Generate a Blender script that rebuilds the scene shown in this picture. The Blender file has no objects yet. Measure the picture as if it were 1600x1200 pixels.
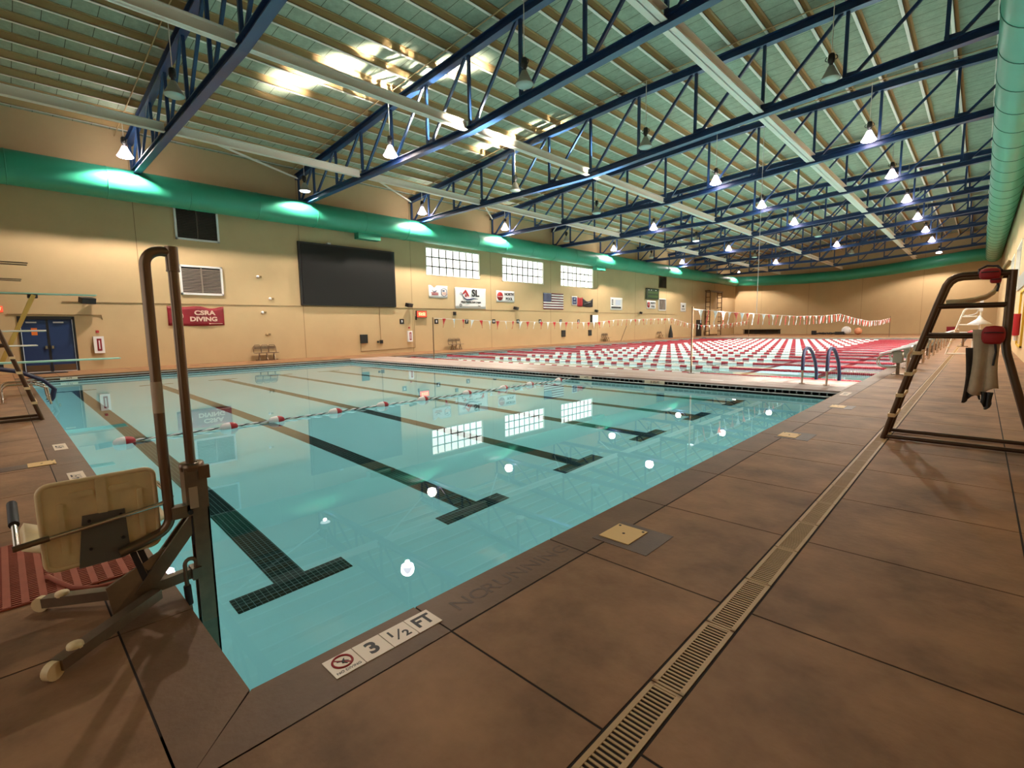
import bpy, math, random
from mathutils import Vector, Matrix
random.seed(7)
S = bpy.context.scene
COL = S.collection
# ------------------------------------------------------------------ camera
cam_d = bpy.data.cameras.new('camera')
cam_d.sensor_fit = 'HORIZONTAL'; cam_d.sensor_width = 36.0
cam_d.lens = 36.0 * 763.5 / 1600.0
cam_d.clip_start = 0.05; cam_d.clip_end = 300
cam = bpy.data.objects.new('camera', cam_d); COL.objects.link(cam)
YAW, PIT, ROL = 0.76290, -0.11502, 0.01488
_R = Matrix.Rotation(YAW, 3, 'Z') @ Matrix.Rotation(PIT, 3, 'X') @ Matrix.Rotation(ROL, 3, 'Y')
_r, _f, _u = _R.col[0], _R.col[1], _R.col[2]
cam.matrix_world = Matrix(((_r[0], _u[0], -_f[0], 0), (_r[1], _u[1], -_f[1], 0), (_r[2], _u[2], -_f[2], 1.577), (0, 0, 0, 1)))
S.camera = cam
# ------------------------------------------------------------------ world, exposure
W = bpy.data.worlds.new('sky'); S.world = W; W.use_nodes = True
bg = W.node_tree.nodes['Background']; bg.inputs[0].default_value = (1.0, 0.94, 0.86, 1); bg.inputs[1].default_value = 1.0
S.view_settings.view_transform = 'Standard'; S.view_settings.look = 'None'
S.view_settings.exposure = 0.0; S.view_settings.gamma = 1.0; S.view_settings.use_curve_mapping = False
S.cycles.max_bounces = 10; S.cycles.diffuse_bounces = 5; S.cycles.glossy_bounces = 4; S.cycles.transmission_bounces = 6
S.cycles.sample_clamp_indirect = 6.0; S.cycles.caustics_reflective = False; S.cycles.caustics_refractive = True
S.cycles.blur_glossy = 0.6
# daylight: the sun comes in through the high windows of the right-hand wall
def lamp(name, typ, loc, energy, color, direction=None):
    d = bpy.data.lights.new(name, typ); d.energy = energy; d.color = color
    o = bpy.data.objects.new(name, d); COL.objects.link(o); o.location = loc
    if direction is not None: o.rotation_euler = Vector(direction).to_track_quat('-Z', 'Y').to_euler()
    return o
sun = lamp('sun', 'SUN', (30, 16, 40), 14.0, (1.0, 0.94, 0.85), (-0.743, 0.0, -0.669)); sun.data.angle = 0.012
# added area lamps at the water, standing in for sun bounced up to the roof
for gy, aim, gp in ((17.0, (-18.5, 9.6, 11.4), 330.0), (21.5, (-18.0, 19.5, 11.4), 220.0), (19.5, (-13.85, 14.0, 8.7), 300.0)):
    g0 = Vector((-4.4, gy, -0.15)); bounce = lamp('sun_bounce_lamp', 'AREA', g0, gp, (1.0, 0.90, 0.74), Vector(aim) - g0)
    bounce.data.shape = 'RECTANGLE'; bounce.data.size = 0.5; bounce.data.size_y = 3.4; bounce.data.spread = math.radians(5)
LAMP_POWER = 2700.0; BELL_POWER = [260.0, 220.0, 200.0, 110.0]
# ------------------------------------------------------------------ materials
def srgb(r, g, b):
    f = lambda c: (c / 12.92) if c <= 0.04045 else ((c + 0.055) / 1.055) ** 2.4
    return (f(r / 255), f(g / 255), f(b / 255))
MATS = {}
def mat(name, c, rough=0.5, metal=0.0, var=0.0, scale=4.0, bump=0.0, emit=None, estr=0.0, spec=0.5, stretch=(1, 1, 1), coat=0.0):
    if name in MATS: return MATS[name]
    m = bpy.data.materials.new(name); m.use_nodes = True
    nt = m.node_tree; b = nt.nodes['Principled BSDF']
    b.inputs['Roughness'].default_value = rough; b.inputs['Metallic'].default_value = metal
    b.inputs['Specular IOR Level'].default_value = spec
    b.inputs['Base Color'].default_value = (*c, 1)
    if coat: b.inputs['Coat Weight'].default_value = coat
    if emit: b.inputs['Emission Color'].default_value = (*emit, 1); b.inputs['Emission Strength'].default_value = estr
    if var or bump:
        tc = nt.nodes.new('ShaderNodeTexCoord'); mp = nt.nodes.new('ShaderNodeMapping'); mp.inputs['Scale'].default_value = stretch
        n = nt.nodes.new('ShaderNodeTexNoise'); n.inputs['Scale'].default_value = scale; n.inputs['Detail'].default_value = 6; n.inputs['Roughness'].default_value = 0.62
        nt.links.new(tc.outputs['Object'], mp.inputs[0]); nt.links.new(mp.outputs[0], n.inputs['Vector'])
        if var:
            r = nt.nodes.new('ShaderNodeValToRGB'); r.color_ramp.elements[0].position = 0.3; r.color_ramp.elements[1].position = 0.7
            r.color_ramp.elements[0].color = (*[x * (1 - var) for x in c], 1); r.color_ramp.elements[1].color = (*[min(1, x * (1 + var)) for x in c], 1)
            nt.links.new(n.outputs['Fac'], r.inputs[0]); nt.links.new(r.outputs[0], b.inputs['Base Color'])
        if bump:
            n2 = nt.nodes.new('ShaderNodeTexNoise'); n2.inputs['Scale'].default_value = scale * 14; n2.inputs['Detail'].default_value = 3
            nt.links.new(mp.outputs[0], n2.inputs['Vector'])
            bp = nt.nodes.new('ShaderNodeBump'); bp.inputs['Strength'].default_value = bump; bp.inputs['Distance'].default_value = 0.02
            nt.links.new(n2.outputs['Fac'], bp.inputs['Height']); nt.links.new(bp.outputs[0], b.inputs['Normal'])
    MATS[name] = m
    return m
M_deck = mat('stained_concrete', (0.262, 0.137, 0.068), 0.55, var=0.42, scale=1.5, bump=0.16, spec=0.18)
M_cope = mat('coping_concrete', (0.165, 0.088, 0.046), 0.5, var=0.22, scale=2.0, bump=0.12, spec=0.25)
M_patch = mat('dark_patch_concrete', (0.105, 0.058, 0.034), 0.5, var=0.2, scale=5, bump=0.1)
M_joint = mat('joint_filler', (0.018, 0.011, 0.008), 0.9)
M_wall = mat('painted_concrete_wall', (0.535, 0.385, 0.215), 0.75, var=0.05, scale=0.5, spec=0.2)
M_wjoint = mat('wall_joint_sealant', (0.24, 0.155, 0.07), 0.9)
M_joist = mat('painted_joist_steel', (0.46, 0.31, 0.15), 0.6, spec=0.3)
M_blue = mat('blue_truss_paint', (0.012, 0.040, 0.118), 0.38, spec=0.5)
M_white = mat('white_paint', (0.80, 0.75, 0.66), 0.4)
M_cloth = mat('white_vinyl', (0.80, 0.79, 0.80), 0.5)
M_duct = mat('green_painted_duct', (0.022, 0.27, 0.165), 0.42, var=0.06, scale=1.0, spec=0.6)
M_ductd = mat('duct_seam', (0.008, 0.10, 0.06), 0.5)
M_black = mat('black_paint', (0.010, 0.010, 0.011), 0.45)
M_screen = mat('dark_display_panel', (0.010, 0.0095, 0.009), 0.55, spec=0.25)
M_chrome = mat('stainless_steel', (0.62, 0.55, 0.48), 0.22, 1.0)
M_brown = mat('bronzed_steel', (0.22, 0.15, 0.10), 0.30, 0.85)
M_bronze = mat('dark_bronze_steel', (0.12, 0.075, 0.048), 0.32, 0.8)
M_steel = mat('dull_galvanised_steel', (0.23, 0.165, 0.11), 0.42, 0.7, var=0.15, scale=9)
M_plaster = mat('pool_plaster', (0.76, 0.85, 0.85), 0.8, var=0.03, scale=0.6, spec=0.0)
M_tile = mat('black_pool_tile', (0.010, 0.012, 0.012), 0.5, spec=0.1)
M_grey = mat('grey_plastic', (0.32, 0.32, 0.31), 0.5)
M_red = mat('red_plastic', (0.42, 0.012, 0.022), 0.4)
M_redc = mat('red_nylon', (0.36, 0.012, 0.015), 0.6)
M_yel = mat('yellowed_plastic', (0.72, 0.46, 0.17), 0.5)
M_gold = mat('tan_grate_plastic', (0.46, 0.285, 0.12), 0.5, var=0.08, scale=6)
M_cream = mat('aged_cream_plastic', (0.80, 0.60, 0.33), 0.42, var=0.10, scale=6)
M_ink = mat('black_ink', (0.02, 0.016, 0.018), 0.6)
M_navy = mat('navy_foam', (0.012, 0.014, 0.05), 0.6)
M_aqua = mat('aqua_board', (0.34, 0.62, 0.50), 0.6)
M_mustard = mat('mustard_paint', (0.55, 0.33, 0.07), 0.5)
M_bluedoor = mat('blue_door_paint', (0.011, 0.032, 0.115), 0.45)
M_orange = mat('orange_paper', (0.75, 0.17, 0.02), 0.7)
M_maroon = mat('maroon_vinyl', (0.23, 0.006, 0.016), 0.45, var=0.3, scale=1.2)
M_flagred = mat('flag_dark_red', (0.12, 0.008, 0.02), 0.7)
M_flagblue = mat('flag_blue', (0.03, 0.04, 0.13), 0.7)
M_towel = mat('beige_towel', (0.52, 0.41, 0.29), 0.95, var=0.1, scale=12, bump=0.3)
M_dtowel = mat('charcoal_towel', (0.055, 0.048, 0.045), 0.95, var=0.2, scale=12, bump=0.3)
M_mat = mat('terracotta_rubber', (0.33, 0.075, 0.035), 0.7, var=0.1, scale=8)
M_bulk = mat('bulkhead_concrete', (0.38, 0.275, 0.245), 0.33, var=0.16, scale=1.5, bump=0.08, spec=0.5)
M_bell = mat('aluminium_bell', (0.42, 0.38, 0.32), 0.35, 0.3)
M_lit = mat('lit_lamp_lens', (0.9, 0.85, 0.9), 0.4, emit=(1.0, 0.80, 0.93), estr=30.0)
M_dim = mat('dim_lamp_lens', (0.8, 0.8, 0.85), 0.4, emit=(0.85, 0.92, 1.0), estr=3.0)
M_unlit = mat('dark_lamp_lens', (0.45, 0.55, 0.50), 0.3)
M_day = mat('daylit_glass_block', (0.9, 0.9, 0.85), 0.3, emit=(1.0, 0.985, 0.92), estr=2.5)
M_mull = mat('window_muntin', (0.12, 0.105, 0.07), 0.6)
M_led = mat('red_led', (0.8, 0.05, 0.02), 0.5, emit=(1.0, 0.07, 0.03), estr=1.1)
M_led2 = mat('red_led_digits', (1, 0.5, 0.3), 0.5, emit=(1.0, 0.50, 0.22), estr=2.2)
M_text = mat('worn_dark_stencil', (0.105, 0.055, 0.030), 0.6, var=0.5, scale=14)
def plank_roof():
    m = bpy.data.materials.new('roof_deck_planks'); m.use_nodes = True; nt = m.node_tree; b = nt.nodes['Principled BSDF']
    b.inputs['Roughness'].default_value = 0.9; b.inputs['Specular IOR Level'].default_value = 0.1
    tc = nt.nodes.new('ShaderNodeTexCoord'); sx = nt.nodes.new('ShaderNodeSeparateXYZ'); nt.links.new(tc.outputs['Object'], sx.inputs[0])
    md = nt.nodes.new('ShaderNodeMath'); md.operation = 'PINGPONG'; md.inputs[1].default_value = 0.305; nt.links.new(sx.outputs[1], md.inputs[0])
    lt = nt.nodes.new('ShaderNodeMath'); lt.operation = 'LESS_THAN'; lt.inputs[1].default_value = 0.010; nt.links.new(md.outputs[0], lt.inputs[0])
    n = nt.nodes.new('ShaderNodeTexNoise'); n.inputs['Scale'].default_value = 3.0; n.inputs['Detail'].default_value = 8; n.inputs['Roughness'].default_value = 0.8
    nt.links.new(tc.outputs['Object'], n.inputs['Vector'])
    r = nt.nodes.new('ShaderNodeValToRGB'); r.color_ramp.elements[0].position = 0.3; r.color_ramp.elements[1].position = 0.7
    r.color_ramp.elements[0].color = (0.245, 0.29, 0.215, 1); r.color_ramp.elements[1].color = (0.39, 0.43, 0.33, 1); nt.links.new(n.outputs['Fac'], r.inputs[0])  # tint of light off the pool is mixed into these plank greens
    mx = nt.nodes.new('ShaderNodeMix'); mx.data_type = 'RGBA'; nt.links.new(lt.outputs[0], mx.inputs['Factor']); nt.links.new(r.outputs[0], mx.inputs['A']); mx.inputs['B'].default_value = (0.10, 0.10, 0.07, 1)
    nt.links.new(mx.outputs['Result'], b.inputs['Base Color']); return m
M_roof = plank_roof()
def lane_tile():
    m = bpy.data.materials.new('black_lane_tile'); m.use_nodes = True; nt = m.node_tree; b = nt.nodes['Principled BSDF']; b.inputs['Roughness'].default_value = 0.6; b.inputs['Specular IOR Level'].default_value = 0.0
    tc = nt.nodes.new('ShaderNodeTexCoord'); br = nt.nodes.new('ShaderNodeTexBrick'); br.offset = 0.0
    br.inputs['Color1'].default_value = (0.012, 0.014, 0.013, 1); br.inputs['Color2'].default_value = (0.018, 0.02, 0.018, 1); br.inputs['Mortar'].default_value = (0.30, 0.32, 0.30, 1)
    br.inputs['Scale'].default_value = 1.0; br.inputs['Mortar Size'].default_value = 0.0020; br.inputs['Brick Width'].default_value = 0.05; br.inputs['Row Height'].default_value = 0.05
    nt.links.new(tc.outputs['Object'], br.inputs['Vector']); nt.links.new(br.outputs['Color'], b.inputs['Base Color']); return m
M_lane = lane_tile()
def water(name, tint, ripple):
    m = bpy.data.materials.new(name); m.use_nodes = True; nt = m.node_tree; nt.nodes.clear()
    out = nt.nodes.new('ShaderNodeOutputMaterial'); mx = nt.nodes.new('ShaderNodeMixShader'); fr = nt.nodes.new('ShaderNodeFresnel'); fr.inputs[0].default_value = 1.333
    rf = nt.nodes.new('ShaderNodeBsdfRefraction'); rf.inputs['Color'].default_value = (*tint, 1); rf.inputs['Roughness'].default_value = 0; rf.inputs['IOR'].default_value = 1.333
    gl = nt.nodes.new('ShaderNodeBsdfGlossy'); gl.inputs['Roughness'].default_value = 0.0; gl.inputs['Color'].default_value = (1, 1, 1, 1)
    nt.links.new(fr.outputs[0], mx.inputs[0]); nt.links.new(rf.outputs[0], mx.inputs[1]); nt.links.new(gl.outputs[0], mx.inputs[2]); nt.links.new(mx.outputs[0], out.inputs[0])
    if ripple:
        tc = nt.nodes.new('ShaderNodeTexCoord'); n = nt.nodes.new('ShaderNodeTexNoise'); n.inputs['Scale'].default_value = 1.6; n.inputs['Detail'].default_value = 3
        bp = nt.nodes.new('ShaderNodeBump'); bp.inputs['Strength'].default_value = ripple; bp.inputs['Distance'].default_value = 0.05
        nt.links.new(tc.outputs['Object'], n.inputs['Vector']); nt.links.new(n.outputs['Fac'], bp.inputs['Height'])
        for s in (fr, rf, gl): nt.links.new(bp.outputs[0], s.inputs['Normal'])
    return m
M_water = water('still_pool_water', (0.34, 0.79, 0.885), 0.0)
M_water2 = water('rippled_pool_water', (0.46, 0.92, 1.0), 0.06)
# ------------------------------------------------------------------ mesh helpers
class MB:
    def __init__(self): self.v = []; self.f = []; self.mi = []; self.sm = []; self.m = []
    def _mi(self, m):
        if m not in self.m: self.m.append(m)
        return self.m.index(m)
    def add(self, vs, fs, m=None, smooth=False):
        o = len(self.v); self.v += [tuple(p) for p in vs]; k = self._mi(m)
        for f in fs: self.f.append(tuple(i + o for i in f)); self.mi.append(k); self.sm.append(smooth)
        return self
    def box(self, x0, x1, y0, y1, z0, z1, m=None):
        vs = [(x, y, z) for z in (z0, z1) for y in (y0, y1) for x in (x0, x1)]
        return self.add(vs, [(0, 2, 3, 1), (4, 5, 7, 6), (0, 1, 5, 4), (2, 6, 7, 3), (0, 4, 6, 2), (1, 3, 7, 5)], m)
    def obox(self, c, ax, ay, az, hx, hy, hz, m=None):
        c = Vector(c); ax = Vector(ax).normalized(); ay = Vector(ay).normalized(); az = Vector(az).normalized()
        vs = [c + ax * (hx * i) + ay * (hy * j) + az * (hz * k) for k in (-1, 1) for j in (-1, 1) for i in (-1, 1)]
        return self.add(vs, [(0, 2, 3, 1), (4, 5, 7, 6), (0, 1, 5, 4), (2, 6, 7, 3), (0, 4, 6, 2), (1, 3, 7, 5)], m)
    def bar(self, p, q, w, h, m=None, up=(0, 0, 1)):
        p = Vector(p); q = Vector(q); d = (q - p); L = d.length; d.normalize(); s = d.cross(Vector(up))
        if s.length < 1e-4: s = d.cross(Vector((1, 0, 0)))
        s.normalize(); u = s.cross(d)
        return self.obox((p + q) / 2, d, s, u, L / 2, w / 2, h / 2, m)
    def tube(self, pts, r, m=None, n=10, cap=True, rs=None):
        pts = [Vector(p) for p in pts]; rings = []; N = len(pts); prev = None
        for i, p in enumerate(pts):
            t = (pts[min(i + 1, N - 1)] - pts[max(i - 1, 0)]).normalized()
            if prev is None:
                a = Vector((0, 0, 1)) if abs(t.z) < 0.9 else Vector((1, 0, 0)); u = t.cross(a).normalized()
            else: u = (prev - t * prev.dot(t)).normalized()
            prev = u; w = t.cross(u); rr = rs[i] if rs else r
            rings.append([p + (u * math.cos(2 * math.pi * k / n) + w * math.sin(2 * math.pi * k / n)) * rr for k in range(n)])
        vs = [p for r_ in rings for p in r_]; fs = []
        for i in range(N - 1):
            for k in range(n): fs.append((i * n + k, i * n + (k + 1) % n, (i + 1) * n + (k + 1) % n, (i + 1) * n + k))
        self.add(vs, fs, m, True)
        if cap: self.add(rings[0], [tuple(range(n))[::-1]], m); self.add(rings[-1], [tuple(range(n))], m)
        return self
    def cyl(self, p, q, r, m=None, n=12): return self.tube([p, q], r, m, n)
    def lathe(self, prof, c=(0, 0, 0), m=None, n=16, axis='Z', smooth=True):
        c = Vector(c); vs = []; fs = []
        for (r, z) in prof:
            for k in range(n):
                a = 2 * math.pi * k / n; x, y = r * math.cos(a), r * math.sin(a)
                vs.append(c + (Vector((x, y, z)) if axis == 'Z' else Vector((z, x, y)) if axis == 'X' else Vector((y, z, x))))
        for i in range(len(prof) - 1):
            for k in range(n): fs.append((i * n + k, i * n + (k + 1) % n, (i + 1) * n + (k + 1) % n, (i + 1) * n + k))
        return self.add(vs, fs, m, smooth)
    def prism(self, poly, d, m=None):
        a = [Vector(p) for p in poly]; d = Vector(d); b = [p + d for p in a]; n = len(a)
        nn = sum(((a[i] - a[0]).cross(a[i + 1] - a[0]) for i in range(1, n - 1)), Vector())
        if nn.dot(d) > 0: a.reverse(); b.reverse()
        fs = [tuple(range(n)), tuple(range(2 * n - 1, n - 1, -1))] + [(i, i + n, (i + 1) % n + n, (i + 1) % n) for i in range(n)]
        return self.add(a + b, fs, m)
    def sheet(self, grid, t, m=None, smooth=True):
        """a cloth-like sheet from a grid of points, given a thickness by a second skin offset along the normal"""
        R_, C_ = len(grid), len(grid[0]); g = [[Vector(p) for p in row] for row in grid]; back = []
        for i in range(R_):
            for j in range(C_):
                du = g[min(i + 1, R_ - 1)][j] - g[max(i - 1, 0)][j]; dv = g[i][min(j + 1, C_ - 1)] - g[i][max(j - 1, 0)]
                nn = du.cross(dv); nn = nn.normalized() if nn.length > 1e-9 else Vector((0, 0, 1)); back.append(g[i][j] + nn * t)
        vs = [p for r_ in g for p in r_] + back; o = R_ * C_; fs = []
        for i in range(R_ - 1):
            for j in range(C_ - 1):
                q = (i * C_ + j, i * C_ + j + 1, (i + 1) * C_ + j + 1, (i + 1) * C_ + j); fs.append(q[::-1]); fs.append(tuple(k + o for k in q))
        rim = [(0, j) for j in range(C_)] + [(i, C_ - 1) for i in range(1, R_)] + [(R_ - 1, j) for j in range(C_ - 2, -1, -1)] + [(i, 0) for i in range(R_ - 2, 0, -1)]
        idx = [i * C_ + j for i, j in rim]
        for k in range(len(idx)): a, b = idx[k], idx[(k + 1) % len(idx)]; fs.append((a, b, b + o, a + o))
        return self.add(vs, fs, m, smooth)
    def mesh(self, name):
        me = bpy.data.meshes.new(name); me.from_pydata(self.v, [], self.f)
        for m in self.m: me.materials.append(m)
        me.polygons.foreach_set('material_index', self.mi); me.polygons.foreach_set('use_smooth', self.sm); me.update(); return me
def place(name, me, parent=None, loc=None):
    o = bpy.data.objects.new(name, me); COL.objects.link(o)
    if parent is not None:
        o.parent = parent
        if parent.get('_w') is None: o.matrix_parent_inverse = Matrix.Translation(-parent.location) if parent.parent is None else Matrix()
    if loc is not None: o.location = loc
    return o
def obj(name, mb, parent=None, label=None):
    o = place(name, mb.mesh(name), parent)
    if label: o['label'] = label
    return o
def tag(o, label, cat, group=None, kind=None):
    o['label'] = label; o['category'] = cat
    if group: o['group'] = group
    if kind: o['kind'] = kind
    return o
def thing(name, label, cat, loc, group=None):
    o = bpy.data.objects.new(name, None); COL.objects.link(o); o.location = loc; o.empty_display_size = 0.1
    return tag(o, label, cat, group)
def struct(name, mb, parent=None, label=None):
    o = obj(name, mb, parent, label); o['kind'] = 'structure'; return o
def dup(root, delta, label=None, group=None, turn=None):
    c = root.copy(); COL.objects.link(c); c.location = root.location + Vector(delta)
    if turn is not None: c.rotation_euler.z = turn
    if label: c['label'] = label
    if group: c['group'] = group
    for ch in list(root.children):
        k = ch.copy(); COL.objects.link(k); k.parent = c; k.matrix_parent_inverse = ch.matrix_parent_inverse.copy()
        for g in list(ch.children):
            q = g.copy(); COL.objects.link(q); q.parent = k; q.matrix_parent_inverse = g.matrix_parent_inverse.copy()
    return c
def text_mb(s, size, o, ux, uy, m, depth=0.004, align='CENTER', sx=1.0, bold=0.0):
    """letters as a mesh: o origin, ux reading direction, uy up direction"""
    cu = bpy.data.curves.new('t', 'FONT'); cu.body = s; cu.size = size; cu.align_x = align; cu.align_y = 'CENTER'; cu.extrude = depth; cu.offset = bold; cu.resolution_u = 3
    t = bpy.data.objects.new('t', cu); COL.objects.link(t); bpy.context.view_layer.update()
    me = bpy.data.meshes.new_from_object(t.evaluated_get(bpy.context.evaluated_depsgraph_get()))
    bpy.data.objects.remove(t); bpy.data.curves.remove(cu)
    ux = Vector(ux); uy = Vector(uy); un = ux.cross(uy); o = Vector(o)
    mb = MB(); mb.add([o + ux * (v.co.x * sx) + uy * v.co.y + un * v.co.z for v in me.vertices], [tuple(p.vertices) for p in me.polygons], m)
    bpy.data.meshes.remove(me); return mb
def arc(c, r, a0, a1, n, u, v):
    c = Vector(c); u = Vector(u); v = Vector(v)
    return [c + u * (r * math.cos(math.radians(a0 + (a1 - a0) * k / n))) + v * (r * math.sin(math.radians(a0 + (a1 - a0) * k / n))) for k in range(n + 1)]
def lerp(tab, x):
    for (a, fa), (b, fb) in zip(tab, tab[1:]):
        if x <= b: return fa + (fb - fa) * (x - a) / (b - a)
    return tab[-1][1]
ORD = ['first', 'second', 'third', 'fourth', 'fifth', 'sixth', 'seventh', 'eighth', 'ninth', 'tenth', 'eleventh', 'twelfth', 'thirteenth', 'fourteenth', 'fifteenth', 'sixteenth', 'seventeenth', 'eighteenth']
XL, XR = -28.4, 1.25            # inner faces of the long walls
PX0, PX1 = -25.1, -2.235        # pool edges
YN, YB0, YB1, YE = 0.63, 13.35, 15.75, 62.0
WZ = -0.20                      # water level
YW = 81.0                       # far wall
TK = [4.9 + 7.55 * k for k in range(10)]
# ================================================================== THE SETTING
def slab(mb, poly, m, g=0.0065, t=0.11):
    cx = sum(p[0] for p in poly) / len(poly); cy = sum(p[1] for p in poly) / len(poly)
    pp = [(x + (g if x < cx else -g), y + (g if y < cy else -g), 0.0) for x, y in poly]
    mb.prism(pp, (0, 0, -t), m)
fl = MB()
ys = [0.30] + [1.5 + 1.21 * k for k in range(66)]; ys = [y for y in ys if y < YW] + [YW]
for a, b in zip(ys, ys[1:]):
    if b < 61.9 and a > 0.4: slab(fl, [(PX1, a), (-1.9, a), (-1.9, b), (PX1, b)], M_cope)
    for x0, x1 in ((-1.9, -0.965), (-0.805, 0.32), (0.32, XR)): slab(fl, [(x0, a), (x1, a), (x1, b), (x0, b)], M_deck)
slab(fl, [(-1.9, 0.30), (-1.9, 1.5), (PX1, 1.5), (PX1, YN)], M_cope, 0.003)
xs = [PX1 - 0.0] + [-3.17 - 1.2 * k for k in range(21)] + [XL]
for i, (a, b) in enumerate(zip(xs, xs[1:])):
    if b > PX0 - 0.3:
        slab(fl, [(b, 0.30), (a if i else -1.9, 0.30), (a, YN), (b, YN)], M_cope, 0.003)
    if b < PX0: pass
    for y0, y1 in ((-0.95, 0.30), (-2.2, -0.95), (-3.4, -2.2)): slab(fl, [(b, y0), (a if i else -1.9, y0), (a if i else -1.9, y1), (b, y1)], M_deck)
for y0, y1 in ((-0.95, 0.30), (-2.2, -0.95), (-3.4, -2.2)):
    for x0, x1 in ((-1.9, -0.965), (-0.805, 0.32), (0.32, XR)): slab(fl, [(x0, y0), (x1, y0), (x1, y1), (x0, y1)], M_deck)
for a, b in zip(ys, ys[1:]):
    if b < 61.9: slab(fl, [(PX0 - 0.35, a), (PX0, a), (PX0, b), (PX0 - 0.35, b)], M_cope)
    slab(fl, [(XL, a), (PX0 - 0.35, a), (PX0 - 0.35, b), (XL, b)], M_deck)
for k in range(16): 
    y0 = YE + 1.19 * k; slab(fl, [(PX0 - 0.35, y0), (-1.9, y0), (-1.9, min(y0 + 1.19, YW)), (PX0 - 0.35, min(y0 + 1.19, YW))], M_deck)
# dark filler under the slabs, showing in the joints
fl.box(PX1 + 0.01, XR, -3.4, YW, -0.16, -0.003, M_joint); fl.box(XL, PX0 - 0.01, -3.4, YW, -0.16, -0.003, M_joint)
fl.box(XL, XR, -3.4, YN - 0.01, -0.16, -0.003, M_joint); fl.box(XL, XR, YE + 0.01, YW, -0.16, -0.003, M_joint)
struct('floor', fl)

# pool basins
FZ, FZ2 = -1.35, -1.9
def basin(name, y0, y1, z, label):
    b = MB()
    b.box(PX0, PX1, y0, y1, z - 0.2, z, M_plaster)
    b.box(PX1, PX1 + 0.2, y0 - 0.2, y1 + 0.2, z - 0.2, -0.165, M_plaster); b.box(PX0 - 0.2, PX0, y0 - 0.2, y1 + 0.2, z - 0.2, -0.165, M_plaster)
    b.box(PX0, PX1, y0 - 0.2, y0, z - 0.2, -0.165, M_plaster); b.box(PX0, PX1, y1, y1 + 0.2, z - 0.2, -0.165, M_plaster)
    return struct(name, b, None, label)
b1 = basin('pool_basin', YN, YB0, FZ, 'pale plaster basin of the near still pool')
b2 = basin('pool_basin', YB1, YE, FZ2, 'pale plaster basin of the far lane pool')
# T-ended lane lines on the near pool floor
for k in range(6):
    y = 1.67 + 2.2 * k; t = MB()
    t.box(-21.6, -4.50, y - 0.14, y + 0.14, FZ, FZ + 0.004, M_lane); t.box(-4.50, -4.26, y - 0.51, y + 0.51, FZ, FZ + 0.004, M_lane)
    t.box(-21.84, -21.6, y - 0.51, y + 0.51, FZ, FZ + 0.004, M_lane)
    struct('floor_lane_line', t, b1)
for k in range(9):
    x = -4.16 - 2.45 * k; t = MB(); t.box(x - 0.14, x + 0.14, YB1 + 1.6, YE - 1.6, FZ2, FZ2 + 0.004, M_tile)
    struct('floor_lane_line', t, b2)
# dark tile band and white gutter trim round the water line
def gutter(name, face, a, b, pos, sgn, parent, slots=True):
    """face 'x' : wall at x=pos facing +x if sgn>0 ; runs along the other axis from a to b"""
    def bx(mb, d0, d1, z0, z1, m, s=a, e=b):
        lo, hi = sorted((pos + sgn * d0, pos + sgn * d1))
        mb.box(lo, hi, s, e, z0, z1, m) if face == 'x' else mb.box(s, e, lo, hi, z0, z1, m)
    g = MB(); bx(g, -0.10, 0.012, -0.30, -0.165, M_tile); bx(g, -0.10, 0.016, -0.165, -0.150, M_cloth); bx(g, -0.12, -0.10, -0.150, -0.05, M_black)
    bx(g, -0.10, 0.010, -0.062, -0.048, M_cloth)
    n = int((b - a) / 0.16)
    for k in range(n): s = a + k * 0.16; bx(g, -0.09, -0.075, -0.150, -0.062, M_grey, s, s + 0.03)
    return struct(name, g, parent)
gutter('trim_gutter', 'x', YN, YB0, PX0, 1, b1); gutter('trim_gutter', 'x', YB1, YE, PX0, 1, b2)
gutter('trim_gutter', 'y', PX0, PX1, YE, -1, b2); gutter('trim_gutter', 'y', PX0, PX1, YN, 1, b1); gutter('trim_gutter', 'x', YN, YB0, PX1, -1, b1); gutter('trim_gutter', 'x', YB1, YE, PX1, -1, b2)
w1 = MB(); w1.add([(PX0 - .02, YN - .02, WZ), (PX1 + .02, YN - .02, WZ), (PX1 + .02, YB0 + .02, WZ), (PX0 - .02, YB0 + .02, WZ)], [(0, 1, 2, 3)], M_water, True)
o = struct('water_surface', w1, None, 'mirror-still water of the near pool'); o.visible_shadow = False   # clear water lets the light down to the basin
w2 = MB(); w2.add([(PX0 - .02, YB1 - .02, WZ), (PX1 + .02, YB1 - .02, WZ), (PX1 + .02, YE + .02, WZ), (PX0 - .02, YE + .02, WZ)], [(0, 1, 2, 3)], M_water2, True)
o = struct('water_surface', w2, None, 'slightly rippled water of the far lane pool'); o.visible_shadow = False   # clear water lets the light down to the basin

# walls
def wall_x(name, x0, x1, holes, z1, mats=M_wall, y0=-3.4, y1=YW):
    w = MB(); ys_ = sorted({y0, y1} | {h[0] for h in holes} | {h[1] for h in holes})
    for a, b in zip(ys_, ys_[1:]):
        h = [q for q in holes if q[0] <= a + 1e-6 and q[1] >= b - 1e-6]
        if h: w.box(x0, x1, a, b, -0.1, h[0][2], mats); w.box(x0, x1, a, b, h[0][3], z1, mats)
        else: w.box(x0, x1, a, b, -0.1, z1, mats)
    return struct(name, w)
LWIN = [(21.15, 26.28, 5.33, 7.27), (28.72, 33.95, 5.33, 7.27), (36.38, 41.65, 5.33, 7.27)]
wl = wall_x('wall_left', XL - 0.3, XL, LWIN + [(0.62, 2.38, 0.0, 2.33)], 10.55)
RWIN = [(14.3, 19.5, 3.1, 5.7), (20.9, 26.1, 3.1, 5.7), (36.3, 41.5, 3.1, 5.7), (44, 49.2, 3.1, 5.7)]
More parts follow.
